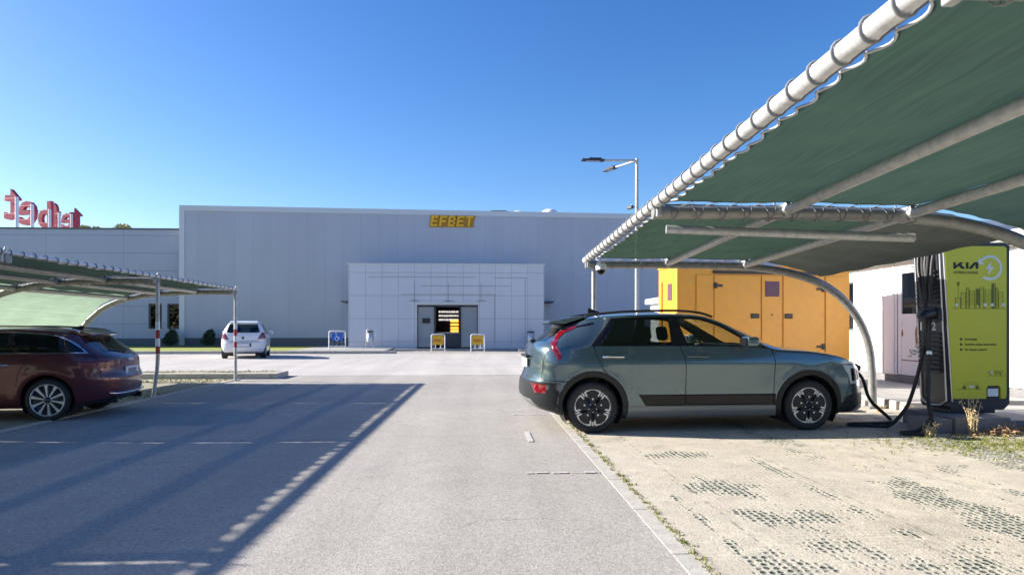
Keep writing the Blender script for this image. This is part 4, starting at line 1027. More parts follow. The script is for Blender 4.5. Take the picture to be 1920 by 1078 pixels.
def tuft(x, y, z, h):
    for k in range(6):
        a = rn.uniform(0, 2*pi); r_ = rn.uniform(.2, .8)*h; w_ = .004
        p = Vector((x+rn.uniform(-.02, .02), y+rn.uniform(-.02, .02), z)); tip = p+Vector((r_*cos(a), r_*sin(a), h*rn.uniform(.5, 1))); s_ = Vector((-sin(a), cos(a), 0))*w_
        q.add([p-s_, p+s_, tip], [[0, 1, 2]])
for i in range(1500): tuft(rn.gauss(6.1, .7), rn.gauss(7.55, .38), .004, rn.uniform(.01, .035))
for i in range(420): tuft(1.27+abs(rn.gauss(0, .03)), rn.uniform(2.6, 12.8), .004, rn.uniform(.01, .03))
for i in range(900): tuft(rn.uniform(-9.5, -6.2), rn.choice([rn.gauss(13.6, .5), rn.gauss(17.4, .35)]), .006, rn.uniform(.02, .06))
for i in range(500): tuft(rn.uniform(-15, -5.5), rn.gauss(19.0, .12), .12, rn.uniform(.03, .09))
o = q.build('grass', M['grass'], fix=False); tag(o, 'thin dry grass growing in the parking bays and along kerbs', 'grass', kind='stuff')
def leafball(q, c, rx, rz, n, s, rn):
    for i in range(n):
        d = Vector((rn.gauss(0, 1), rn.gauss(0, 1), rn.gauss(0, 1))).normalized()*(rn.random()**.25); p = Vector(c)+Vector((d.x*rx, d.y*rx, d.z*rz))
        u = Vector((rn.gauss(0, 1), rn.gauss(0, 1), rn.gauss(0, 1))).normalized(); w_ = u.orthogonal().normalized(); k = s*rn.uniform(.6, 1.4)
        q.add([p-w_*k*.5, p+u*k, p+w_*k*.5, p-u*k], [[0, 1, 2, 3]])
for x, lb in ((-18.85, 'small round dark shrub on the lawn below the wing windows'), (-16.55, 'small round dark shrub on the lawn behind the banded post')):
    rn = random.Random(int(x*10)); o = thing('round_shrub', lb, 'shrub', (x, 43.6, .13), group='round shrubs on the lawn')
    q = MB(); leafball(q, (x, 43.6, .66), .38, .46, 600, .07, rn); leafball(q, (x+.12, 43.5, .85), .27, .36, 200, .08, rn); leafball(q, (x-.15, 43.5, .5), .32, .3, 160, .08, rn); q.build('crown', M['bush'], o, fix=False)
    q = MB(); q.tube([(x, 43.6, .13), (x, 43.6, .6)], .04, 6); q.build('trunk', M['bark'], o)
DXT, DYT = -5.0, 9.0
tr = thing('tree', 'yellowish tree top showing above the roof of the left wing', 'tree', (-49.5, 93, 0))
q = MB(); q.tube([(-49.5, 93, 0), (-49.4, 93, 6), (-49.5, 93.1, 13)], [.35, .25, .1], 8)
for a in range(5): q.tube([(-49.45, 93, 6+a*.7), (-49.5+2.5*cos(a*1.3), 93+2.5*sin(a*1.3), 9+a*.6)], [.12, .04], 6)
q.build('trunk', M['bark'], tr)
q = MB(); rn = random.Random(8)
for i in range(16): leafball(q, (-49.3+rn.uniform(-2.6, 3.4), 93+rn.uniform(-2, 2), 12.9+rn.uniform(-2, 1.5)), rn.uniform(.8, 1.3), rn.uniform(.6, .9), 260, .2, rn)
q.build('crown', M['leaf'], tr, fix=False)

# unseen tree belt added behind the viewer for car paint and glass to reflect
q = MB(); rn = random.Random(77)
for i in range(46):
    cx = -70+i*3.1+rn.uniform(-1, 1); hh = rn.uniform(4.5, 8.5); cy = -34+rn.uniform(-2, 2)
    leafball(q, (cx, cy, hh*.52), rn.uniform(2.2, 3.2), hh*.5, 230, .55, rn)
o = q.build('added_wood', M['wood'], fix=False); tag(o, 'unseen belt of dark trees added behind the viewer for reflections', 'wood', kind='stuff')
DBG = False
# ------------------------------------------------------------------ cars
def pip(p, poly):
    x, y = p; r = False; n = len(poly); j = n-1
    for i in range(n):
        xi, yi = poly[i]; xj, yj = poly[j]
        if (yi > y) != (yj > y) and x < (xj-xi)*(y-yi)/(yj-yi)+xi: r = not r
        j = i
    return r
def dist_pl(p, pl):
    best = 9e9
    for a, b in zip(pl[:-1], pl[1:]):
        dx, dy = b[0]-a[0], b[1]-a[1]; L = dx*dx+dy*dy
        t = max(0, min(1, ((p[0]-a[0])*dx+(p[1]-a[1])*dy)/L)) if L else 0
        best = min(best, math.hypot(p[0]-a[0]-t*dx, p[1]-a[1]-t*dy))
    return best
def offset_pl(pl, d):
    out = []
    for i, p in enumerate(pl):
        a = Vector(pl[max(i-1, 0)]); b = Vector(pl[min(i+1, len(pl)-1)]); t = (b-a).normalized()
        out.append((p[0]-t.y*d, p[1]+t.x*d))
    return out
def circle(cx, cz, r, n=28): return [(cx+r*cos(2*pi*i/n), cz+r*sin(2*pi*i/n)) for i in range(n)]

def car_shell(P):
    X0, X1 = P['x0'], P['x1']; zb, zbelt, zrail, ztop, wr = [pchip(P[k]) for k in ('zb', 'zbelt', 'zrail', 'ztop', 'wr')]
    xr, xf, side, plan = pchip(P['xr']), pchip(P['xf']), pchip(P['side']), pchip(P['plan'])
    Lr, Lf, nr, nf = P['Lr'], P['Lf'], P['nr'], P['nf']
    st = [Lr*(1-cos(pi/2*i/12)) for i in range(12)]; xs = [X0+s for s in st]
    a, b = X0+Lr, X1-Lf; n = int((b-a)/.055); xs += [a+(b-a)*i/n for i in range(n+1)]
    xs += [X1-s for s in [Lf*(1-cos(pi/2*i/12)) for i in range(12)][::-1]]
    xs += [P['xs_extra']] if False else []
    nA, nB, nC = 26, 10, 9
    grid = []
    for x in xs:
        sr, sf = x-X0, X1-x
        E_ = 1.0
        if sr < Lr: E_ *= max(0, 1-((Lr-sr)/Lr)**nr)**(1/nr)
        if sf < Lf: E_ *= max(0, 1-((Lf-sf)/Lf)**nf)**(1/nf)
        pl = plan(x); zB, zbe, zra = zb(x), zbelt(x), zrail(x); zra = max(zra, zbe+.008); zt = max(ztop(x), zra+.004)
        def W(z):
            w = side(z)*pl
            for (cx, cz, r_) in P['flare']:
                d = math.hypot(x-cx, z-cz); w += .014*exp(-((d-r_)/.06)**2)
            return w
        pts = []
        for f in (0, .58): pts.append((0 if f == 0 else f*W(zB), zB, 0))
        for i in range(nA+1):
            z = zB+(zbe-zB)*i/nA; edge = .03*max(0, 1-(z-zB)/.06)
            pts.append((W(z)-edge, z, 1))
        wb = W(zbe); w2 = min(wr(x), wb-.004)
        for i in range(1, nB+1):
            t = i/nB; z = zbe+(zra-zbe)*t; pts.append((wb+(w2-wb)*(t+.10*sin(pi*t)*-1 if True else t), z, 2))
        for i in range(1, nC+1):
            t = i/nC; y = w2*(1-t**1.3) if i < nC else 0; z = zra+(zt-zra)*(1-(y/w2)**2.3); pts.append((y, z, 3))
        row = []
        for (y, z, sg_) in pts:
            kr = max(0, 1-sr/P['warp_r'])**2; kf = max(0, 1-sf/P['warp_f'])**2
            row.append((Vector((x+kr*(xr(z)-X0)+kf*(xf(z)-X1), y*E_, z)), sg_))
        grid.append(row)
    bm = bmesh.new(); seg = bm.faces.layers.int.new('seg'); m = len(grid[0])
    for s in (1, -1):
        V = [[bm.verts.new((p.x, s*p.y, p.z)) for p, _ in row] for row in grid]
        for i in range(len(grid)-1):
            for j in range(m-1):
                q = [V[i][j], V[i+1][j], V[i+1][j+1], V[i][j+1]]
                f = bm.faces.new(q if s < 0 else q[::-1]); f[seg] = grid[i][j+1][1] if j > 0 else 0
                f.smooth = True
    bmesh.ops.remove_doubles(bm, verts=bm.verts[:], dist=.0006)
    bmesh.ops.recalc_face_normals(bm, faces=bm.faces[:])
    return bm
def cut(bm, pts, axes, filt, closed=True):
    P_ = list(pts)+([pts[0]] if closed else []); A, B = axes; other = ({0, 1, 2}-{A, B}).pop()
    for a, b in zip(P_[:-1], P_[1:]):
        dx, dz = b[0]-a[0], b[1]-a[1]; L = math.hypot(dx, dz)
        if L < 1e-6: continue
        tx, tz = dx/L, dz/L; geom = set()
        for f in bm.faces:
            if not filt(f): continue
            lo, hi, t0, t1 = 9, -9, 9, -9
            for v in f.verts:
                ux, uz = v.co[A]-a[0], v.co[B]-a[1]; d = -ux*tz+uz*tx; t = ux*tx+uz*tz
                lo = min(lo, d); hi = max(hi, d); t0 = min(t0, t); t1 = max(t1, t)
            if lo < -1e-5 and hi > 1e-5 and t1 > -.001 and t0 < L+.001:
                geom.add(f); geom.update(f.edges); geom.update(f.verts)
        if not geom: continue
        co = [0, 0, 0]; co[A], co[B] = a; no = [0, 0, 0]; no[A], no[B] = -tz, tx
        bmesh.ops.bisect_plane(bm, geom=list(geom), dist=1e-5, plane_co=co, plane_no=no)
def emit(bm, faces, name, mat, parent, off=0.0, skirt=0.0, each=False):
    mb = MB(); idx = {}; fl = []
    bm.normal_update()
    def vi(v):
        if v not in idx: idx[v] = len(mb.v); mb.v.append(tuple(v.co+v.normal*off))
        return idx[v]
    for f in faces: fl.append([vi(v) for v in f.verts])
    mb.f += fl; mb.mi += [0]*len(fl); mb.sm += [True]*len(fl)
    if skirt:
        fs = set(faces); inner = {}
        for f in faces:
            for e in f.edges:
                if sum(1 for g in e.link_faces if g in fs) == 1:
                    for v in e.verts:
                        if v not in inner: inner[v] = len(mb.v); mb.v.append(tuple(v.co+v.normal*(off-skirt)))
                    a, b = e.verts; mb.f.append([idx[a], idx[b], inner[b], inner[a]]); mb.mi.append(0); mb.sm.append(False)
    if each: return mb.build_each(name, mat, parent, True)
    return mb.build(name, mat, parent, local=True, fix=False)
def wheel(parent, cx, cy, cz, s, Rt, Rr, w, style):
    """s: -1 outer face towards -y, +1 towards +y"""
    pv = pivot('wheel', parent); T = Matrix.Translation((cx, cy, cz)) @ Matrix.Scale(-s, 4, (0, 1, 0))   # outer face towards local -y
    q = MB(); q.lathe([(Rr-.005, .03), (Rr+.004, .004), (Rr+.03, -.004), (Rt-.03, .0), (Rt-.008, .018), (Rt, .045), (Rt, w-.045), (Rt-.01, w-.015), (Rt-.05, w), (Rr, w-.01)], (0, 0, 0), 'Y', 40, T)
    for k in range(0, 60):
        a = 2*pi*k/60; q.box(None, (.013, .06, .006), M_=T @ Matrix.Rotation(a, 4, 'Y') @ Matrix.Translation((Rt+.001, .045, 0)) @ Matrix.Rotation(pi/2, 4, 'Y'))
    q.build('tyre', M['rubber'], pv, local=True)
    q = MB(); q.lathe([(Rr+.004, .006), (Rr-.006, .002), (Rr-.012, .012), (Rr-.016, .05), (Rr-.03, .075), (.10, .085), (.07, .03), (.001, .024)], (0, 0, 0), 'Y', 40, T); q.build('rim', M['rimdark'], pv, local=True)
    def pol(pp): return [(r_*sin(R(a)), r_*cos(R(a))) for a, r_ in pp]
    if style == 'petal':
        k_ = Rr/.243
        q = MB(); dk = MB(); dots = MB()
        for i in range(5):
            c0 = 72*i
            q.prism(pol([(c0+a, r_*k_) for a, r_ in ((-31, .223), (-20, .233), (0, .237), (20, .233), (31, .223), (29, .16), (20, .11), (8, .05), (-8, .05), (-20, .11), (-29, .16))]), .012, .04, T)
            dk.prism(pol([(c0+a, r_*k_) for a, r_ in ((-24, .21), (-10, .222), (0, .224), (10, .222), (24, .21), (23, .165), (29, .15), (21, .10), (9, .045), (-9, .045), (-21, .10), (-29, .15), (-23, .165))]), .006, .0125, T)
            dots.prism(pol([(c0+a, r_*k_) for a, r_ in ((-6, .122), (6, .122), (4, .10), (-4, .10))]), .003, .0062, T)
            dots.prism(pol([(c0+36+a, r_*k_) for a, r_ in ((-2.2, .228), (2.2, .228), (3, .175), (-3, .175))]), .014, .05, T)
            dots.lathe([(.001, -.002), (.008, -.002), (.009, .008)], (.052*sin(R(c0+36)), 0, .052*cos(R(c0+36))), 'Y', 8, T)
        q.build('rim_edge', M['alu'], pv, local=True); dk.build('rim_petal', M['petal'], pv, local=True); dots.build('rim_insert', M['alu'], pv, local=True)
        q = MB(); q.lathe([(.001, -.006), (.028, -.005), (.032, .006)], (0, 0, 0), 'Y', 18, T); q.build('hub_cap', M['gloss_black'], pv, local=True)
    else:
        q = MB(); n = 10
        for i in range(n):
            c0 = 360/n*i+6
            q.prism(pol([(c0-6.5, Rr-.012), (c0+6.5, Rr-.012), (c0+4.8, .16), (c0+7, .09), (c0+10, .045), (c0-10, .045), (c0-7, .09), (c0-4.8, .16)]), .012, .05, T)
        q.ring(T @ Vector((0, .012, 0)), (0, 1, 0), Rr-.008, Rr-.008, .011, 40, 6); q.build('spokes', M['alu'], pv, local=True)
        q = MB(); q.lathe([(.001, .002), (.03, .003), (.045, .014)], (0, 0, 0), 'Y', 18, T); q.build('hub_cap', M['rimdark'], pv, local=True)
def seat(q, x, y, z, h, lean=.16, w=.46):
    q.box((x, y, z+.06), (.5, w, .16), bev=.05)
    T = Matrix.Translation((x-.27, y, z+.12)) @ Matrix.Rotation(-lean, 4, 'Y')
    q.box(None, (.14, w, h), bev=.05, M_=T @ Matrix.Translation((0, 0, h/2))); q.box(None, (.10, .26, .19), bev=.04, M_=T @ Matrix.Translation((.01, 0, h+.12)))

def make_car(P):
    root = thing(P['name'], P['label'], P['cat'], P['loc'], P['rz'], P.get('group'))
    bm = car_shell(P); seg = bm.faces.layers.int['seg']; mats = P['mats']
    arches = [circle(cx, cz, r, 36) for (cx, cz, r) in P['arch']]
    side_f = lambda f: f[seg] in (0, 1, 2)
    for c in arches: cut(bm, c, (0, 2), lambda f: f[seg] in (0, 1))
    for pl_ in P['gaps']:
        for d in (.0055, -.0055): cut(bm, offset_pl(pl_, d), (0, 2), lambda f: f[seg] in (1, 2), False)
    for rg in P['regions']: cut(bm, rg['poly'], rg.get('axes', (0, 2)), rg['f'])
    kill = []
    for f in bm.faces:
        c = f.calc_center_median()
        if f[seg] in (0, 1) and abs(c.y) > .5*P['hw'] and any(pip((c.x, c.z), a) for a in arches): kill.append(f)
    bmesh.ops.delete(bm, geom=kill, context='FACES')
    groups = {}
    for f in bm.faces:
        c = f.calc_center_median(); sd = 1 if c.y > 0 else -1; key = None
        for rg in P['regions']:
            A, B = rg.get('axes', (0, 2))
            if rg['f'](f) and pip((c[A], c[B]), rg['poly']): key = (rg['name'], rg.get('under'), sd if rg.get('split', True) else 0, rg['mat'], rg.get('off', 0), rg.get('skirt', 0), rg.get('id', 0)); break
        if f[seg] in (1, 2) and (key is None or key[0] not in ('window', 'quarter_window', 'rear_window', 'tail_lamp', 'headlamp')) and any(dist_pl((c.x, c.z), g_) < .0057 for g_ in P['gaps']): key = ('panel_gap', None, 0, 'black', -.004, 0, 0)
        if key is None: key = ('body', None, 0, P['paint'], 0, 0, 0)
        groups.setdefault(key, []).append(f)
    if DBG: print({k[0]: len(v) for k, v in groups.items()})
    made = {}
    for key in sorted(groups, key=lambda k: (k[1] is not None, k[0], k[2])):
        nm, under, sd, mt, off, sk, _ = key
        par = made.get((under, sd)) or made.get((under, 0)) or root
        o = emit(bm, groups[key], nm, M[mt], par, off, sk, nm == 'panel_gap'); made[(nm, sd)] = o
    # lining: dark inner shell of the cabin
    lin = [f for k, fs in groups.items() if k[0] not in ('window', 'quarter_window', 'rear_window', 'windscreen', 'panel_gap') for f in fs if f[seg] in (2, 3) and P['cab'][0] < f.calc_center_median().x < P['cab'][1]]
    emit(bm, lin, 'cabin_lining', M['seat'], root, -.022)
    low = [f for k, fs in groups.items() for f in fs if f[seg] == 1 and f.calc_center_median().z > .5 and P['cab'][0] < f.calc_center_median().x < P['cab'][1]-.25]
    emit(bm, low, 'door_lining', M['seat'], root, -.03)
    bm.free()
    # arch liners
    for (cx, cz, r) in P['arch']:
        for s in (-1, 1):
            q = MB(); n = 24; ya, yb_ = s*.52*P['hw'], s*(P['hw']-.035)
            vs = []
            for i in range(n+1):
                a = R(-35)+R(250)*i/n
                vs += [(cx+r*cos(a), ya, cz+r*sin(a)), (cx+r*cos(a), yb_, cz+r*sin(a))]
            q.add(vs, [[2*i, 2*i+1, 2*i+3, 2*i+2] for i in range(n)])
            q.add([(cx+r*cos(R(-35)+R(250)*i/n), ya, cz+r*sin(R(-35)+R(250)*i/n)) for i in range(n+1)], [list(range(n+1))])
            q.build('arch_liner', M['black'], root, local=True)
    q = MB(); q.span((P['cab'][0], -.8*P['hw'], P['floor']), (P['cab'][1], .8*P['hw'], P['floor']+.03)); q.span((P['cab'][1]-.05, -.8*P['hw'], P['floor']), (P['cab'][1], .8*P['hw'], P['dash']-.1)); q.build('floor', M['seat'], root, local=True)
    q = MB(); q.span((P['cab'][1]-.5, -.76*P['hw'], P['dash']-.22), (P['cab'][1]-.05, .76*P['hw'], P['dash']), bev=.06); q.build('dashboard', M['seat'], root, local=True)
    for x, z, h, ys in P['seats']:
        for y in ys:
            q = MB(); seat(q, x, y, z, h, w=.5 if len(ys) == 2 else .4); q.build('seat', M[P.get('seatmat', 'seat')], root, local=True)
    sx, sy, sz = P['steer']; q = MB(); q.ring((sx, sy, sz), (1, 0, .45), .18, .18, .016, 20, 6); q.tube([(sx, sy, sz), (sx+.25, sy, sz-.12)], .03, 6); q.box((sx+.005, sy, sz), (.03, .3, .05), bev=.01); q.build('steering_wheel', M['seat'], root, local=True)
    for (cx, cz) in P['wheels']:
        for s in (-1, 1): wheel(root, cx, s*(P['hw']-P['inset']), cz, s, P['Rt'], P['Rr'], .215, P['style'])
    return root, made

# --- grey teal crossover on charge
yw = R(2.5); ex_ = Vector((cos(yw), sin(yw), 0)); ey_ = Vector((-sin(yw), cos(yw), 0))
WB = 2.857
loc = Vector((1.451, 8.58, 0))+ey_*.92
sideA = lambda f: f.calc_center_median().z > 0 and abs(f.calc_center_median().y) > .45
def mk_side(bmseg=(1, 2)): return lambda f: f[f_seg(f)] in bmseg
def segf(*ss):
    def fn(f):
        L = f.id_data if False else None
        return f[SEGL[0]] in ss
    return fn
SEGL = [None]
_old_shell = car_shell
def car_shell(P):
    bm = _old_shell(P); SEGL[0] = bm.faces.layers.int['seg']; return bm
S12 = segf(1, 2); S1 = segf(1); S2 = segf(2); S3 = segf(3)
def rear(xmax, ymax=9): 
    return lambda f: f[SEGL[0]] in (1, 2, 3) and f.calc_center_median().x < xmax and f.normal.x < -.12 
def ring_poly(cx, cz, r, a0, a1, n=26): return [(cx+r*cos(R(a0+(a1-a0)*i/n)), cz+r*sin(R(a0+(a1-a0)*i/n))) for i in range(n+1)]
AR = .385
def arch_band(cx, cz, ro, bot_l, bot_r):
    return ring_poly(cx, cz, ro, -18, 198)
K = dict(name='electric_car', label='grey teal crossover plugged in at the lime green charger', cat='car', loc=tuple(loc), rz=yw, paint='kpaint', mats=None,
    x0=-.80, x1=3.95, Lr=.44, Lf=.82, nr=2.8, nf=2.3, warp_r=1.0, warp_f=1.0, hw=.965,
    zb=[(-.8, .30), (-.45, .23), (0, .2), (1.4, .19), (2.8, .2), (3.4, .22), (3.95, .25)],
    zbelt=[(-.8, 1.05), (0, 1.095), (1.3, 1.095), (2.05, 1.08), (2.3, 1.055), (2.5, 1.04), (2.8, 1.025), (3.2, .975), (3.5, .90), (3.8, .78), (3.95, .68)],
    zrail=[(-.8, 1.30), (-.35, 1.36), (0, 1.44), (.31, 1.475), (1.04, 1.50), (1.2, 1.50), (1.46, 1.483), (1.73, 1.405), (1.92, 1.31), (2.05, 1.235), (2.2, 1.155), (2.36, 1.075), (2.5, 1.05), (2.8, 1.035), (3.2, .985), (3.5, .91), (3.8, .79), (3.95, .69)],
    ztop=[(-.8, 1.36), (-.35, 1.425), (0, 1.49), (.5, 1.53), (1.0, 1.545), (1.5, 1.53), (1.72, 1.49), (1.95, 1.41), (2.2, 1.30), (2.45, 1.165), (2.62, 1.09), (2.8, 1.075), (3.2, 1.03), (3.4, .99), (3.6, .925), (3.8, .83), (3.95, .73)],
    wr=[(-.8, .58), (-.3, .62), (0, .66), (.5, .69), (1.3, .69), (1.7, .71), (2.0, .775), (2.3, .85), (2.5, .875), (3.0, .86), (3.5, .82), (3.95, .7)],
    side=[(.18, .89), (.3, .915), (.42, .925), (.55, .934), (.68, .943), (.80, .955), (.865, .963), (.89, .961), (.96, .948), (1.05, .927), (1.12, .912)],
    plan=[(-.8, .95), (-.2, .985), (.5, 1), (2.4, 1), (3.0, .985), (3.5, .965), (3.95, .94)],
    xr=[(.2, -.42), (.24, -.55), (.3, -.68), (.38, -.775), (.46, -.80), (.60, -.79), (.70, -.75), (.80, -.72), (.95, -.71), (1.08, -.69), (1.13, -.65), (1.16, -.585), (1.33, -.345), (1.40, -.30), (1.44, -.28)],
    xf=[(.2, 3.86), (.26, 3.95), (.4, 3.945), (.5, 3.93), (.63, 3.90), (.76, 3.86), (.85, 3.80), (1.0, 3.75)],
    flare=[(.01, .33, .46), (WB, .33, .46)], arch=[(.01, .335, AR), (WB, .335, AR)],
    gaps=[[(.022, 1.10), (.06, .985), (.10, .90), (.149, .79), (.19, .755)], [(1.135, 1.10), (1.163, 1.02), (1.184, .953), (1.20, .88), (1.208, .80), (1.207, .355)], [(2.34, 1.06), (2.372, .96), (2.385, .88), (2.372, .47), (2.362, .36)],
          [(-.30, .655), (-.40, .66), (-.52, .665), (-.6, .67), (-.74, .69)], [(-.52, 1.06), (-.575, .98), (-.60, .86), (-.615, .68)]],
    cab=(-.35, 2.38), floor=.30, dash=1.10, seats=[(1.45, .42, .60, (-.37, .37)), (.55, .42, .58, (-.42, 0, .42))], steer=(1.88, .37, 1.03),
    wheels=[(0.01, .325), (WB, .325)], inset=.035, Rt=.325, Rr=.243, style='petal')
W1 = [(.026, 1.114), (.311, 1.436), (.70, 1.455), (1.043, 1.462), (1.036, 1.112)]
W2 = [(1.245, 1.112), (1.15, 1.456), (1.197, 1.463), (1.463, 1.446), (1.60, 1.408), (1.73, 1.36), (1.908, 1.256), (2.052, 1.17), (2.16, 1.098), (2.0, 1.104)]
TRIM = [(-.015, 1.098), (.295, 1.452), (.70, 1.471), (1.1, 1.481), (1.2, 1.479), (1.47, 1.461), (1.615, 1.423), (1.745, 1.374), (1.92, 1.27), (2.06, 1.185), (2.33, 1.062), (2.0, 1.09), (1.2, 1.098)]
TL = [(-.505, 1.122), (-.495, 1.055), (-.42, .903), (-.372, .955), (-.397, 1.02), (-.445, 1.108), (-.41, 1.176), (-.32, 1.258), (-.16, 1.33), (-.13, 1.358), (-.27, 1.333), (-.393, 1.252)]
TLD = [(-.16, 1.33), (-.13, 1.358), (.07, 1.40), (.05, 1.372)]
front = lambda f: f[SEGL[0]] in (1, 2) and f.calc_center_median().x > 2.9
K['regions'] = [
    dict(name='tail_lamp', poly=TL, f=S12, mat='lampred', off=.006, skirt=.012),
    dict(name='lamp_strip', poly=TLD, f=S2, mat='gloss_black', off=.003, skirt=.008),
    dict(name='window', poly=W1, f=S12, mat='glass_r', off=-.004, under='rear_door'),
    dict(name='window', poly=W2, f=S12, mat='glass_f', off=-.004, under='front_door'),
    dict(name='window_surround', poly=TRIM, f=S12, mat='gloss_black', off=.001),
    dict(name='rear_window', poly=[(-.60, 1.15), (.60, 1.15), (.53, 1.335), (-.53, 1.335)], axes=(1, 2), f=rear(-.2), mat='glass_r', split=False),
    dict(name='windscreen', poly=[(1.70, .56), (2.42, .72), (2.54, .5), (2.585, 0), (2.54, -.5), (2.42, -.72), (1.70, -.56), (1.66, 0)], axes=(0, 1), f=lambda f: f[SEGL[0]] == 3, mat='glass_f', split=False),
    dict(name='lamp_brow', poly=[(3.29, .888), (3.50, .882), (3.66, .85), (3.66, .83), (3.50, .858), (3.30, .866)], f=front, mat='signwhite', off=.006, skirt=.01),
    dict(name='headlamp_inner', poly=[(3.455, .80), (3.60, .785), (3.64, .635), (3.495, .63)], f=front, mat='gloss_black', off=.002),
    dict(name='headlamp', poly=[(3.315, .845), (3.50, .838), (3.66, .81), (3.69, .60), (3.47, .595), (3.42, .72)], f=front, mat='lensglass', off=.004, skirt=.01),
    dict(name='rear_fog_lamp', poly=[(-.735, .625), (-.565, .612), (-.58, .51), (-.70, .505)], f=S1, mat='lampred', off=.004, skirt=.01),
    dict(name='wheel_arch_trim', poly=arch_band(.01, .335, .455, 0, 0), f=S1, mat='cladding', off=.012, skirt=.02),
    dict(name='wheel_arch_trim', poly=arch_band(WB, .335, .455, 0, 0), id=1, f=S1, mat='cladding', off=.012, skirt=.02),
    dict(name='skid_trim', poly=[(-1, .43), (-.74, .42), (-.66, .33), (-.60, .27), (-.60, .1), (-1, .1)], f=S1, mat='sillgrey', off=.006, skirt=.012),
    dict(name='rear_bumper', poly=[(-1, .655), (-.62, .645), (-.42, .635), (-.40, .2), (-.40, .0), (-1, 0)], f=S1, mat='cladding', off=.004, skirt=.01, split=False),
    dict(name='skid_trim', poly=[(3.56, .235), (3.66, .30), (4.1, .33), (4.1, .1), (3.56, .1)], f=S1, mat='alu', off=.006, skirt=.012, split=False),
    dict(name='front_bumper', poly=[(3.26, .30), (3.40, .42), (3.52, .47), (3.62, .46), (4.1, .48), (4.1, .1), (3.26, .1)], f=S1, mat='cladding', off=.002, split=False),
    dict(name='side_moulding', poly=[(.60, .484), (.69, .345), (2.40, .345), (2.40, .484)], f=S1, mat='gloss_black', off=.008, skirt=.014),
    dict(name='sill', poly=[(.30, .34), (2.48, .34), (2.48, .1), (.30, .1)], f=S1, mat='sillgrey', off=.004, skirt=.008),
    dict(name='rear_door', poly=[(.022, 1.12), (.06, .985), (.10, .90), (.149, .79), (.30, .72), (.42, .60), (.47, .44), (.52, .345), (1.207, .345), (1.208, .80), (1.20, .88), (1.184, .953), (1.163, 1.02), (1.13, 1.12)], f=S1, mat='kpaint'),
    dict(name='front_door', poly=[(1.13, 1.12), (1.163, 1.02), (1.184, .953), (1.20, .88), (1.208, .80), (1.207, .345), (2.36, .345), (2.372, .47), (2.385, .88), (2.372, .96), (2.33, 1.07)], f=S1, mat='kpaint'),
]
kia, made = make_car(K)
q = MB(); q.prism([(-.50, 1.39), (-.49, 1.405), (-.32, 1.442), (-.05, 1.488), (.0, 1.475), (-.28, 1.385), (-.38, 1.385)], -.60, .60); q.build('spoiler', M['kpaint'], kia, local=True)
q = MB(); q.span((-.43, -.5, 1.372), (-.28, .5, 1.384)); q.build('brake_light_bar', M['gloss_black'], kia, local=True)
for s in (-1, 1):
    q = MB(); q.tube(smooth_path([(-.04, s*.63, 1.455), (.08, s*.635, 1.50), (.5, s*.645, 1.54), (1.05, s*.645, 1.555), (1.3, s*.645, 1.548), (1.5, s*.65, 1.525), (1.66, s*.66, 1.475)]), .017, 8); q.build('roof_rail', M['black'], kia, local=True)
    dr = made[('front_door', s)]; dq = made[('rear_door', s)]
    q = MB(); q.box((2.00, s*1.06, 1.155), (.17, .24, .125), bev=.04); q.tube([(2.03, s*.93, 1.10), (2.02, s*.99, 1.12)], .03, 8); mi = q.build('mirror', M['kpaint'], dr, local=True)
    q = MB(); q.box((1.912, s*1.06, 1.155), (.008, .2, .095)); q.box((2.03, s*1.06, 1.10), (.15, .22, .03), bev=.012); q.build('mirror_base', M['gloss_black'], dr, local=True)
    for x, d_ in ((.27, dq), (1.36, dr)):
        q = MB(); q.tube(smooth_path([(x-.13, s*.958, .965), (x-.09, s*.978, .968), (x+.09, s*.978, .966), (x+.13, s*.958, .962)]), .016, 8); q.build('handle', M['chrome'] if d_ is dq else M['kpaint'], d_, local=True)
q = MB(); q.prism([(.13, 1.53), (.31, 1.535), (.29, 1.55), (.16, 1.60), (.14, 1.60)], -.02, .02); q.build('roof_fin', M['black'], kia, local=True)
q = MB(); q.box((-.742, 0, .86), (.018, .52, .115), bev=.004); q.build('number_plate', M['plate'], kia, local=True)
q = MB(); q.box((-.74, 0, .95), (.05, .6, .035), bev=.01); q.build('plate_light_bar', M['black'], kia, local=True)
q = MB(); q.tube([(-.63, 0, 1.165), (-.62, .1, 1.18), (-.585, .38, 1.19)], .012, 6); q.box((-.635, 0, 1.15), (.08, .1, .04), bev=.015); q.build('wiper', M['black'], kia, local=True)
q = MB(); q.box((3.91, 0, .72), (.04, .16, .12), bev=.02); q.build('charge_port', M['black'], kia, local=True)
q = MB(); q.span((3.3, -.6, .185), (3.85, .6, .2)); q.span((.4, -.7, .17), (2.4, .7, .19)); q.build('undertray', M['black'], kia, local=True)

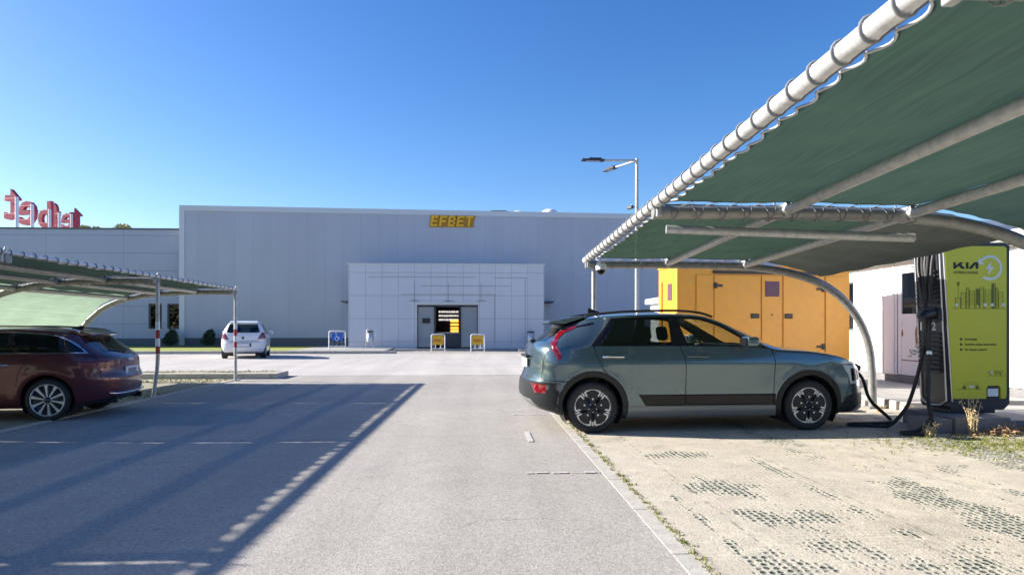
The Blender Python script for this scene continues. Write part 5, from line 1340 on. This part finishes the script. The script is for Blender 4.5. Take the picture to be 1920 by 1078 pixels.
# --- burgundy estate
A = dict(name='estate_car', label='burgundy estate car with silver multi-spoke wheels under the left carport', cat='car', loc=(-6.2, 10.98, 0), rz=pi+R(7), paint='apaint', mats=None,
    x0=-.86, x1=3.72, Lr=.5, Lf=.8, nr=2.6, nf=2.2, warp_r=1.0, warp_f=1.0, hw=.90,
    zb=[(-.86, .24), (-.4, .2), (0, .18), (2.8, .18), (3.72, .2)],
    zbelt=[(-.86, .93), (0, .955), (1.3, .945), (2.1, .92), (2.5, .90), (3.0, .83), (3.5, .70), (3.72, .6)],
    zrail=[(-.86, 1.16), (-.5, 1.2), (0, 1.27), (.6, 1.30), (1.2, 1.285), (1.6, 1.21), (2.0, 1.05), (2.25, .95), (2.5, .91), (3.0, .84), (3.5, .71), (3.72, .61)],
    ztop=[(-.86, 1.2), (-.5, 1.265), (0, 1.31), (.6, 1.335), (1.2, 1.325), (1.6, 1.26), (2.0, 1.11), (2.4, .96), (2.6, .93), (3.0, .88), (3.5, .76), (3.72, .65)],
    wr=[(-.86, .56), (-.3, .60), (.5, .62), (1.4, .63), (1.9, .70), (2.3, .80), (2.6, .82), (3.3, .76), (3.72, .65)],
    side=[(.16, .83), (.3, .86), (.5, .88), (.68, .895), (.78, .897), (.88, .88), (.97, .855)], plan=[(-.86, .96), (0, 1), (2.4, 1), (3.72, .95)],
    xr=[(.2, -.62), (.25, -.74), (.34, -.83), (.45, -.855), (.58, -.86), (.66, -.82), (.74, -.80), (.86, -.79), (.91, -.76), (.95, -.70), (1.2, -.36), (1.27, -.32)],
    xf=[(.2, 3.64), (.35, 3.72), (.6, 3.70), (.8, 3.6)],
    flare=[(0, .31, .40), (2.68, .31, .40)], arch=[(0, .31, .35), (2.68, .31, .35)],
    gaps=[[(.12, .96), (.28, .82), (.36, .7), (.40, .5)], [(.95, .95), (1.0, .7), (.98, .25)], [(2.1, .92), (2.14, .6), (2.1, .25)], [(-.55, .93), (-.62, .85), (-.66, .6)], [(-.45, .44), (-.6, .47), (-.8, .5)]],
    cab=(-.4, 2.3), floor=.28, dash=.93, seats=[(1.35, .36, .52, (-.34, .34)), (.5, .36, .50, (-.38, 0, .38))], steer=(1.75, .34, .88),
    wheels=[(0, .30), (2.68, .30)], inset=.02, Rt=.30, Rr=.232, style='multi')
SW = [(-.46, .975), (-.36, 1.05), (-.26, 1.11), (-.14, 1.165), (-.02, 1.205), (.11, 1.225), (.4, 1.25), (.8, 1.262), (1.1, 1.25), (1.4, 1.20), (1.7, 1.09), (1.95, .975), (1.5, .975)]
SWo = [(-.50, .958), (-.375, 1.065), (-.27, 1.126), (-.145, 1.18), (-.02, 1.222), (.11, 1.242), (.4, 1.267), (.8, 1.279), (1.1, 1.267), (1.41, 1.216), (1.72, 1.1), (2.0, .958)]
A['regions'] = [
    dict(name='pillar_trim', poly=[(.93, .96), (.90, 1.27), (.98, 1.27), (1.02, .96)], f=S12, mat='gloss_black', off=.002),
    dict(name='window', poly=SW, f=S12, mat='glass_r', off=-.003),
    dict(name='chrome_surround', poly=SWo, f=S12, mat='chrome', off=.003, skirt=.006),
    dict(name='rear_window', poly=[(-.56, .965), (.56, .965), (.50, 1.20), (-.50, 1.20)], axes=(1, 2), f=rear(-.25), mat='glass_r', split=False),
    dict(name='windscreen', poly=[(1.5, .52), (2.3, .68), (2.48, 0), (2.3, -.68), (1.5, -.52), (1.45, 0)], axes=(0, 1), f=lambda f: f[SEGL[0]] == 3, mat='glass_f', split=False),
    dict(name='tail_lamp', poly=[(.36, .855), (.87, .845), (.90, .80), (.88, .74), (.60, .735), (.40, .78)], axes=(1, 2), f=rear(-.3), mat='lampred2', off=.004, skirt=.01),
    dict(name='tail_lamp', poly=[(-.36, .855), (-.87, .845), (-.90, .80), (-.88, .74), (-.60, .735), (-.40, .78)], axes=(1, 2), f=rear(-.3), mat='lampred2', off=.004, skirt=.01),
    dict(name='rear_diffuser', poly=[(-1, .34), (-.45, .26), (-.45, .1), (-1, .1)], f=S1, mat='black', split=False),
    dict(name='rear_door', poly=[(.12, .97), (.28, .82), (.36, .7), (.40, .5), (.36, .25), (.98, .25), (1.0, .7), (.95, .97)], f=S1, mat='apaint'),
    dict(name='front_door', poly=[(.95, .97), (1.0, .7), (.98, .25), (2.1, .25), (2.14, .6), (2.1, .94)], f=S1, mat='apaint'),
    dict(name='headlamp', poly=[(3.2, .74), (3.6, .68), (3.6, .56), (3.3, .58)], f=front, mat='lampclear', off=.003),
]
aud, made = make_car(A)
q = MB(); q.prism([(-.44, 1.225), (-.42, 1.245), (-.2, 1.30), (-.1, 1.30), (-.3, 1.21)], -.52, .52); q.build('spoiler', M['apaint'], aud, local=True)
for s in (-1, 1):
    q = MB(); q.tube(smooth_path([(-.30, s*.57, 1.255), (-.2, s*.58, 1.30), (.4, s*.60, 1.345), (1.0, s*.60, 1.345), (1.3, s*.60, 1.30)]), .016, 8); q.build('roof_rail', M['chrome'], aud, local=True)
    for x in (.62, 1.62):
        q = MB(); q.tube([(x-.11, s*.895, .80), (x-.08, s*.915, .80), (x+.08, s*.915, .80), (x+.11, s*.895, .80)], .014, 8); q.build('handle', M['chrome'], made[('rear_door' if x < 1 else 'front_door', s)], local=True)
    q = MB(); q.box((1.95, s*.98, .98), (.16, .2, .12), bev=.04); q.tube([(1.97, s*.86, .95), (1.96, s*.93, .97)], .025, 6); q.build('mirror', M['apaint'], made[('front_door', s)], local=True)
    q = MB(); q.tube([(-.79, s*.5, .25), (-.5, s*.5, .25)], .04, 10); q.build('exhaust', M['black'], aud, local=True)
q = MB(); q.box((-.815, 0, .68), (.02, .50, .115), bev=.004); pt = q.build('number_plate', M['plate'], aud, local=True)
q = MB()
for i in range(6): q.box((-.8265, -.14+i*.06, .68), (.003, .03, .065))
q.build('plate_characters', M['platetxt'], pt, local=True)
q = MB()
for i in range(4): q.ring((-.80, -.075+.05*i, .845), (1, 0, 0), .03, .03, .0055, 18, 5)
q.build('badge', M['chrome'], aud, local=True)
q = MB(); q.tube([(-.735, -.66, .37), (-.80, -.55, .355), (-.845, -.3, .35), (-.855, 0, .35), (-.845, .3, .35), (-.80, .55, .355), (-.735, .66, .37)], .012, 6); q.build('bumper_trim', M['chrome'], aud, local=True)
q = MB(); q.tube([(-.72, 0, .955), (-.68, .1, .98), (-.62, .36, 1.0)], .012, 6); q.build('wiper', M['black'], aud, local=True)
q = MB(); q.prism([(-.12, 1.30), (.06, 1.31), (.04, 1.32), (-.10, 1.365), (-.12, 1.365)], -.018, .018); q.build('roof_fin', M['gloss_black'], aud, local=True)

# --- small white hatchback
Yh = dict(name='hatchback', label='small white hatchback parked facing the hall with red tail lamps', cat='car', loc=(-9.95, 30.1, 0), rz=pi/2+R(13), paint='ypaint', mats=None,
    x0=-.60, x1=3.35, Lr=.45, Lf=.7, nr=2.7, nf=2.2, warp_r=.9, warp_f=.9, hw=.90,
    zb=[(-.6, .30), (-.3, .24), (0, .2), (2.6, .2), (3.35, .22)],
    zbelt=[(-.6, 1.03), (0, 1.05), (1.2, 1.0), (2.0, .96), (2.6, .88), (3.1, .75), (3.35, .62)],
    zrail=[(-.6, 1.45), (-.2, 1.50), (.4, 1.535), (1.0, 1.53), (1.4, 1.45), (1.8, 1.26), (2.2, 1.06), (2.5, .93), (2.6, .89), (3.1, .76), (3.35, .63)],
    ztop=[(-.6, 1.52), (-.2, 1.58), (.4, 1.615), (1.0, 1.61), (1.4, 1.54), (1.8, 1.36), (2.2, 1.14), (2.5, .99), (2.7, .94), (3.1, .82), (3.35, .68)],
    wr=[(-.6, .56), (-.2, .60), (.5, .63), (1.3, .65), (1.8, .72), (2.3, .80), (2.6, .80), (3.35, .65)],
    side=[(.2, .84), (.35, .87), (.6, .89), (.8, .895), (.95, .88), (1.06, .855)], plan=[(-.6, .97), (0, 1), (2.4, 1), (3.35, .95)],
    xr=[(.25, -.46), (.35, -.56), (.5, -.60), (.66, -.60), (.72, -.56), (.9, -.55), (1.06, -.51), (1.1, -.49), (1.45, -.30), (1.52, -.25), (1.58, -.2)],
    xf=[(.2, 3.28), (.35, 3.35), (.6, 3.3), (.8, 3.2)],
    flare=[(0, .31, .38), (2.6, .31, .38)], arch=[(0, .31, .335), (2.6, .31, .335)],
    gaps=[[(.15, 1.05), (.25, .9), (.35, .7)], [(.75, 1.02), (.8, .7), (.78, .28)], [(1.85, .97), (1.9, .6), (1.85, .28)]],
    cab=(-.3, 2.2), floor=.3, dash=1.0, seats=[(1.25, .42, .60, (-.35, .35)), (.4, .42, .55, (-.36, .36))], steer=(1.65, .35, .98),
    wheels=[(0, .30), (2.6, .30)], inset=.02, Rt=.30, Rr=.2, style='multi')
Yh['regions'] = [
    dict(name='pillar_trim', poly=[(.72, 1.0), (.72, 1.5), (.80, 1.5), (.82, 1.0)], f=S12, mat='gloss_black', off=.002),
    dict(name='window', poly=[(-.02, 1.07), (.1, 1.36), (.25, 1.46), (.9, 1.485), (1.2, 1.44), (1.5, 1.32), (1.8, 1.17), (2.1, 1.0), (1.2, 1.03)], f=S12, mat='glass_r', off=-.003),
    dict(name='rear_window', poly=[(-.66, 1.13), (-.60, 1.10), (.60, 1.10), (.66, 1.13), (.56, 1.46), (-.56, 1.46)], axes=(1, 2), f=rear(-.1), mat='glass_r', split=False, off=.002),
    dict(name='windscreen', poly=[(1.35, .54), (2.2, .68), (2.45, 0), (2.2, -.68), (1.35, -.54), (1.3, 0)], axes=(0, 1), f=lambda f: f[SEGL[0]] == 3, mat='glass_f', split=False),
    dict(name='tail_lamp', poly=[(.56, .80), (.70, .82), (.93, .86), (.93, 1.05), (.84, 1.10), (.74, 1.12), (.66, .98)], axes=(1, 2), f=rear(.05), mat='lampred', off=.005, skirt=.012),
    dict(name='tail_lamp', poly=[(-.56, .80), (-.70, .82), (-.93, .86), (-.93, 1.05), (-.84, 1.10), (-.74, 1.12), (-.66, .98)], axes=(1, 2), f=rear(.05), mat='lampred', off=.005, skirt=.012),
    dict(name='plate_recess', poly=[(-.33, .50), (.33, .50), (.33, .66), (-.33, .66)], axes=(1, 2), f=rear(-.3), mat='black', split=False),
    dict(name='door', poly=[(.75, 1.05), (.8, .7), (.78, .28), (1.85, .28), (1.9, .6), (1.85, .99)], f=S1, mat='ypaint'),
    dict(name='headlamp', poly=[(2.8, .85), (3.2, .74), (3.2, .6), (2.95, .62)], f=front, mat='lampclear', off=.003),
]
yar, made = make_car(Yh)
q = MB(); q.prism([(-.36, 1.50), (-.34, 1.53), (-.1, 1.59), (.05, 1.60), (-.2, 1.49)], -.55, .55); q.build('spoiler', M['ypaint'], yar, local=True)
q = MB(); q.box((-.605, 0, .58), (.02, .52, .115), bev=.004); q.build('number_plate', M['plate'], yar, local=True)
q = MB(); q.lathe([(.001, 0), (.05, 0), (.055, .01)], (0, 0, 0), 'Z', 16, Matrix.Translation((-.575, 0, .88)) @ Matrix.Rotation(-pi/2, 4, 'Y')); q.build('badge', M['rimdark'], yar, local=True)
q = MB()
for zz in (.735,): q.box((-.578, 0, zz), (.012, 1.3, .012))
q.build('tailgate_gap', M['black'], yar, local=True)
q = MB(); q.tube([(-.52, 0, 1.10), (-.5, .1, 1.13), (-.46, .35, 1.16)], .012, 6); q.build('wiper', M['black'], yar, local=True)
for s in (-1, 1):
    q = MB(); q.box((1.80, s*.99, 1.08), (.16, .2, .15), bev=.05); q.tube([(1.82, s*.85, 1.04), (1.80, s*.93, 1.06)], .03, 6); q.build('mirror', M['ypaint'], made[('door', s)], local=True)
    q = MB(); q.tube([(1.0-.1, s*.895, .86), (.93, s*.915, .86), (1.07, s*.915, .86), (1.1, s*.895, .86)], .014, 6); q.build('handle', M['ypaint'], made[('door', s)], local=True)
# ------------------------------------------------------------------ light, sky, camera
EL = R(25.2); AZ = math.atan2(-.969, .247)
sun = bpy.data.lights.new('sun', 'SUN'); sun.energy = 5.0; sun.angle = R(.5); sun.color = (1.0, .93, .82)
so = bpy.data.objects.new('sun', sun); COL.objects.link(so)
D = Vector((sin(AZ)*cos(EL), cos(AZ)*cos(EL), sin(EL)))
so.rotation_euler = (-D).to_track_quat('-Z', 'Y').to_euler(); so.location = D*40
w = bpy.data.worlds.new('World'); SC.world = w; w.use_nodes = True
nt = w.node_tree; bg = nt.nodes['Background']
sky = nt.nodes.new('ShaderNodeTexSky'); sky.sky_type = 'NISHITA'; sky.sun_disc = False; sky.sun_elevation = EL; sky.sun_rotation = AZ % (2*pi)
sky.air_density = 1.0; sky.dust_density = 0.8; sky.ozone_density = 3.0; sky.altitude = 300
hs = nt.nodes.new('ShaderNodeHueSaturation'); hs.inputs['Saturation'].default_value = 1.3; hs.inputs['Hue'].default_value = 0.511
nt.links.new(sky.outputs[0], hs.inputs['Color']); nt.links.new(hs.outputs[0], bg.inputs[0]); bg.inputs[1].default_value = 0.084
cam = bpy.data.cameras.new('camera'); co = bpy.data.objects.new('camera', cam); COL.objects.link(co)
co.location = (0, 0, 1.34); co.rotation_euler = (pi/2, 0, -R(2.97))
cam.sensor_width = 36; cam.lens = 36*1290/1920; cam.shift_y = (613-539)/1920; cam.clip_end = 2000; cam.clip_start = .05
cam.dof.use_dof = True; cam.dof.focus_distance = 8.8; cam.dof.aperture_fstop = 3.2
SC.camera = co
SC.view_settings.view_transform = 'Standard'; SC.view_settings.look = 'None'; SC.view_settings.exposure = 1.3; SC.view_settings.gamma = 1
SC.cycles.max_bounces = 8; SC.cycles.transparent_max_bounces = 16
